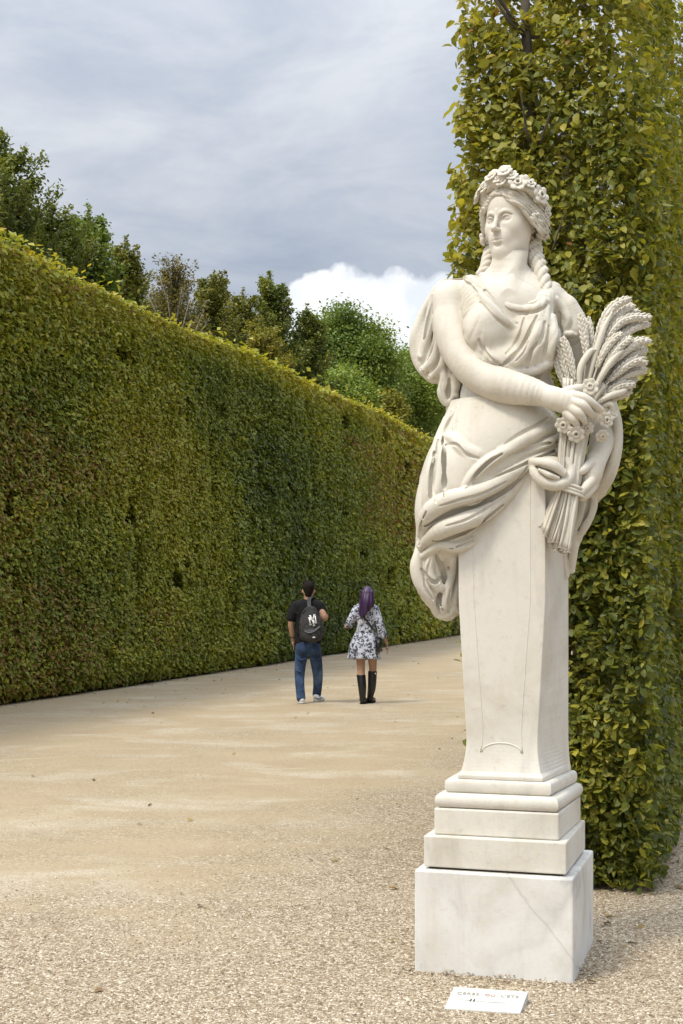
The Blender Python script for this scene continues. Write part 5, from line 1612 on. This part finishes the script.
def tree(name, label, px, top_py, hw_px, Y, kind, form, n=9000, leaf=.12, low=None, bare=0., group='trees behind the left hedge', bark=None):
    top = at(px, top_py, Y); Ht = top[2]; x0 = top[0]; Rr = hw_px/FPX*Y
    t = thing(name, (x0, Y, 0), label, 'tree', group)
    r = np.random.default_rng(int(px*7 + top_py))
    z_low = Ht*.25 if low is None else low
    limbs = MB(); trunk = MB()
    tp = [np.array((x0 + .12*Rr*math.sin(3*q + px), Y + .12*Rr*math.cos(2.4*q), Ht*.93*q)) for q in np.linspace(0, 1, 9)]
    trunk.tube(tp, np.linspace(.022*Ht, .012, 9)*.8, 7)
    shoots = []
    if form == 'spire':
        ns = 90
        zv = EYE + (HOR - (251 + .405*px))/FPX*Y - .3          # where the hedge hides the rest
        def mid_(z): return np.array((np.interp(z, [p[2] for p in tp], [p[0] for p in tp]), np.interp(z, [p[2] for p in tp], [p[1] for p in tp]), z))
        for i in range(ns):
            zb = (zv - 1.6) + (Ht - zv + 1.0)*((i + r.random())/ns)**.85
            fr = np.clip((Ht - zb)/(Ht - zv), .03, 1.25)
            reach = Rr*fr**.80*(.35 + .75*r.random()) + .10
            a = r.uniform(0, 6.28)
            rise = reach*r.uniform(.5, 1.3) + .22*(Ht - zb)*r.random()**2
            shoots.append((mid_(zb), np.array((math.cos(a)*reach, math.sin(a)*reach, min(rise, (Ht - zb)*.95 + .1))), .10 + .13*reach))
        for i in range(7):      # a few leaders of uneven height
            a = r.uniform(0, 6.28); d = Rr*r.uniform(.1, .8); zz = zv + (Ht - zv)*r.uniform(.1, .45)
            s0 = mid_(zz) + np.array((d*math.cos(a), d*math.sin(a), 0)); shoots.append((s0, np.array((r.normal(0, .12), r.normal(0, .12), (Ht - zv)*r.uniform(.25, .45)*(1.3 - d/Rr))), .13))
        shoots.append((tp[-2], top - tp[-2], .13))
    else:
        ns = 84
        z_low = max(z_low, min(Ht - 2*Rr, 7.0))
        zc = (Ht + z_low)/2; rz = (Ht - z_low)/2
        for i in range(ns):
            d = r.normal(size=3); d /= np.linalg.norm(d)
            if d[2] < -.45: d[2] *= -.6
            e = np.array((x0, Y, zc)) + d*np.array((Rr, Rr, rz))*r.uniform(.70, 1.0)
            s0 = np.array((x0, Y, max(z_low*.8, e[2] - rz*r.uniform(.35, .8)))) + d*np.array((Rr, Rr, 0))*.2
            shoots.append((s0, e - s0, .21*Rr + .12))
    PQ, NQ, SQ, TQ = [], [], [], []
    for s0, d, w_ in shoots:
        L_ = np.linalg.norm(d)
        limbs.tube([s0, s0 + d*.5 + (0, 0, .05*L_ if form != 'spire' else -.06*L_), s0 + d], [.012*L_ + .012, .008*L_ + .008, .006], 5)
        m = int((1.7 if form == 'spire' else 2.6)*n/len(shoots)*(.6 + .5*L_/(Rr+.3))*(1 - bare))
        f = r.random(m)**(.75 if form == 'spire' else .45)
        if form == 'round': f = r.uniform(.9, 1.0, m); w_ = .30*Rr
        p = s0 + d*f[:, None] + r.normal(0, 1, (m, 3))*(w_*(1.05 - .75*f if form == 'spire' else np.full(m, .52)))[:, None]*np.array((1, 1, .8))
        PQ.append(p)
        NQ.append(unit(r.normal(0, .6, (m, 3)) + np.array((0, 0, .6)) + .4*unit(p - np.array((x0, Y, Ht*.5)))))
        SQ.append(.80*leaf*r.uniform(.6, 1.3, m)); TQ.append(np.clip(r.uniform(.15, .75) + r.normal(0, .15, m) + .12*f, 0, 1))
    p = np.concatenate(PQ)
    nn = np.concatenate(NQ)
    p[:, 2] = np.maximum(p[:, 2], .3)
    trunk.build('trunk', bark or BARK, t)
    limbs.build('branch', bark or TWIG, t)
    leaves('crown', p, nn, unit(r.normal(0, .7, p.shape) + np.array((0, 0, -.4))), np.concatenate(SQ), np.concatenate(TQ), TM[kind], t, fine=False)
    return t


tree('tall_tree', 'tallest dark tree rising above the hedge at the left edge', 2, 130, 62, 26.5, 'dark', 'spire', 17000, .11)
tree('tall_tree', 'dark bushy tree just right of the tallest tree', 47, 206, 42, 28.5, 'dark', 'spire', 13000, .11)
tree('pointed_tree', 'dark pointed tree with one sharp tip beside a sky gap', 88, 203, 30, 30, 'green', 'spire', 12000, .11)
tree('pointed_tree', 'narrow olive pointed tree just left of the pale birch', 126, 236, 24, 33, 'brown', 'spire', 9000, .11)
tree('birch_tree', 'thin half-bare birch with a pale trunk above the hedge', 178, 254, 34, 37, 'birch', 'spire', 8500, .10, bare=.25, bark=WHITE_BARK)
tree('pointed_tree', 'browning pointed tree just right of the birch', 214, 270, 30, 39, 'brown', 'spire', 9500, .12)
tree('pointed_tree', 'small thin browning tree left of the dark upright tree', 243, 288, 22, 42, 'brown', 'spire', 7000, .12)
tree('round_tree', 'low yellowing tree in front of the dark upright tree', 262, 318, 24, 41, 'yellow', 'spire', 9000, .12)
tree('upright_tree', 'dark green upright tree with several tips beside the white cloud', 269, 272, 30, 46, 'dark', 'spire', 14000, .13)
tree('pointed_tree', 'slim dark tree below the left end of the white cloud', 307, 303, 24, 47, 'dark', 'spire', 9500, .13)
tree('round_tree', 'broad round dark green tree below the white cloud', 346, 311, 58, 56, 'green', 'round', 26000, .17, low=4)
tree('round_tree', 'light green tree low in front of the broad round tree', 333, 366, 44, 50, 'light', 'round', 11000, .15, low=2)
tree('round_tree', 'green rounded tree sloping down beside the statue cloak', 404, 354, 46, 60, 'light', 'round', 17000, .17, low=3)
tree('round_tree', 'olive low tree between the round trees above the hedge', 377, 388, 28, 54, 'yellow', 'round', 8000, .16, low=2)
tree('round_tree', 'farthest green tree half hidden by the statue', 440, 384, 50, 70, 'green', 'round', 9000, .20, low=3)
tree('round_tree', 'bushy dull green tree behind the yellowing tree', 292, 346, 30, 52, 'brown', 'round', 8000, .15, low=2)
tree('round_tree', 'dark filler tree showing through gaps behind the birch', 196, 312, 42, 46, 'dark', 'round', 9000, .15, low=2)
tree('round_tree', 'dark filler tree deep behind the pointed trees', 110, 270, 30, 38, 'dark', 'round', 7000, .13, low=2)

tree('round_tree', 'bushy mid green tree filling the space right of the birch', 232, 318, 34, 50, 'green', 'round', 8000, .14, low=2)
tree('round_tree', 'bushy mid green tree filling the space left of the birch', 152, 292, 30, 42, 'brown', 'round', 7000, .13, low=2)
tree('round_tree', 'mid green crown low below the dark upright tree', 300, 352, 32, 58, 'light', 'round', 8000, .15, low=2)

# ---------------------------------------------------------------- the park beyond the end of the walk
nw = 52000
wx = rng.uniform(-60, 150, nw); crown = 7 + 5*wav(91, .11, np.stack([wx, wx*0, wx*0], 1)) + 3*wav(92, .4, np.stack([wx, wx*0, wx*0], 1))
wz = crown*rng.random(nw)**.8
p = np.stack([wx, 150 + 8*rng.random(nw) - 3*np.cos(wx*.5)*np.sqrt(np.clip(1 - wz/crown, 0, 1)), wz], 1)
wd = leaves('distant_wood', p, unit(np.array((0, -.6, .7)) + rng.normal(0, .5, (nw, 3))), unit(rng.normal(0, 1, (nw, 3))), rng.uniform(.6, 1.3, nw), np.clip(.2 + .5*wav(93, .3, p) + rng.normal(0, .12, nw), 0, 1), TM['green'], fine=False)
tag(wd, 'distant dark green wood closing off the far end of the walk', None, None, 'stuff')

# ---------------------------------------------------------------- fallen leaves
n = 420
d_ = rng.random(n); side = rng.random(n) < .6
u = rng.uniform(-2, 30, n)
pl_ = L0 + LU*u[:, None] + LN*(rng.exponential(.8, n) + .05)[:, None]
ur = rng.uniform(-1.5, 12, n); pr = CORN + HU*ur[:, None] + np.where(rng.random(n) < .5, 1, 0)[:, None]*HV*rng.exponential(.25, n)[:, None] - HV*rng.uniform(0, 1.6, n)[:, None]*(ur < 0)[:, None]
pw_ = np.stack([rng.uniform(-6, 3, n), rng.uniform(5.2, 30, n), 0*u], 1)
p = np.where((d_ < .35)[:, None], pl_, np.where((d_ < .7)[:, None], pr, pw_)); p[:, 2] = .010
q = p[:, :2] - AX
p = p[~((np.abs(q @ RT) < .42) & (np.abs(q @ FR) < .45))]; n = len(p)
ldm = leaf_mat('dead_leaf', [(0, (.10, .065, .03)), (.5, (.22, .14, .06)), (1, (.36, .26, .09))], .7, .15)
fl = leaves('fallen_leaves', p, unit(np.array((0, 0, 1.)) + rng.normal(0, .25, (n, 3))), unit(rng.normal(0, 1, (n, 3))*np.array((1, 1, .1))), rng.uniform(.03, .065, n), rng.random(n), ldm)
tag(fl, 'dry brown leaves fallen on the walk', None, None, 'stuff')
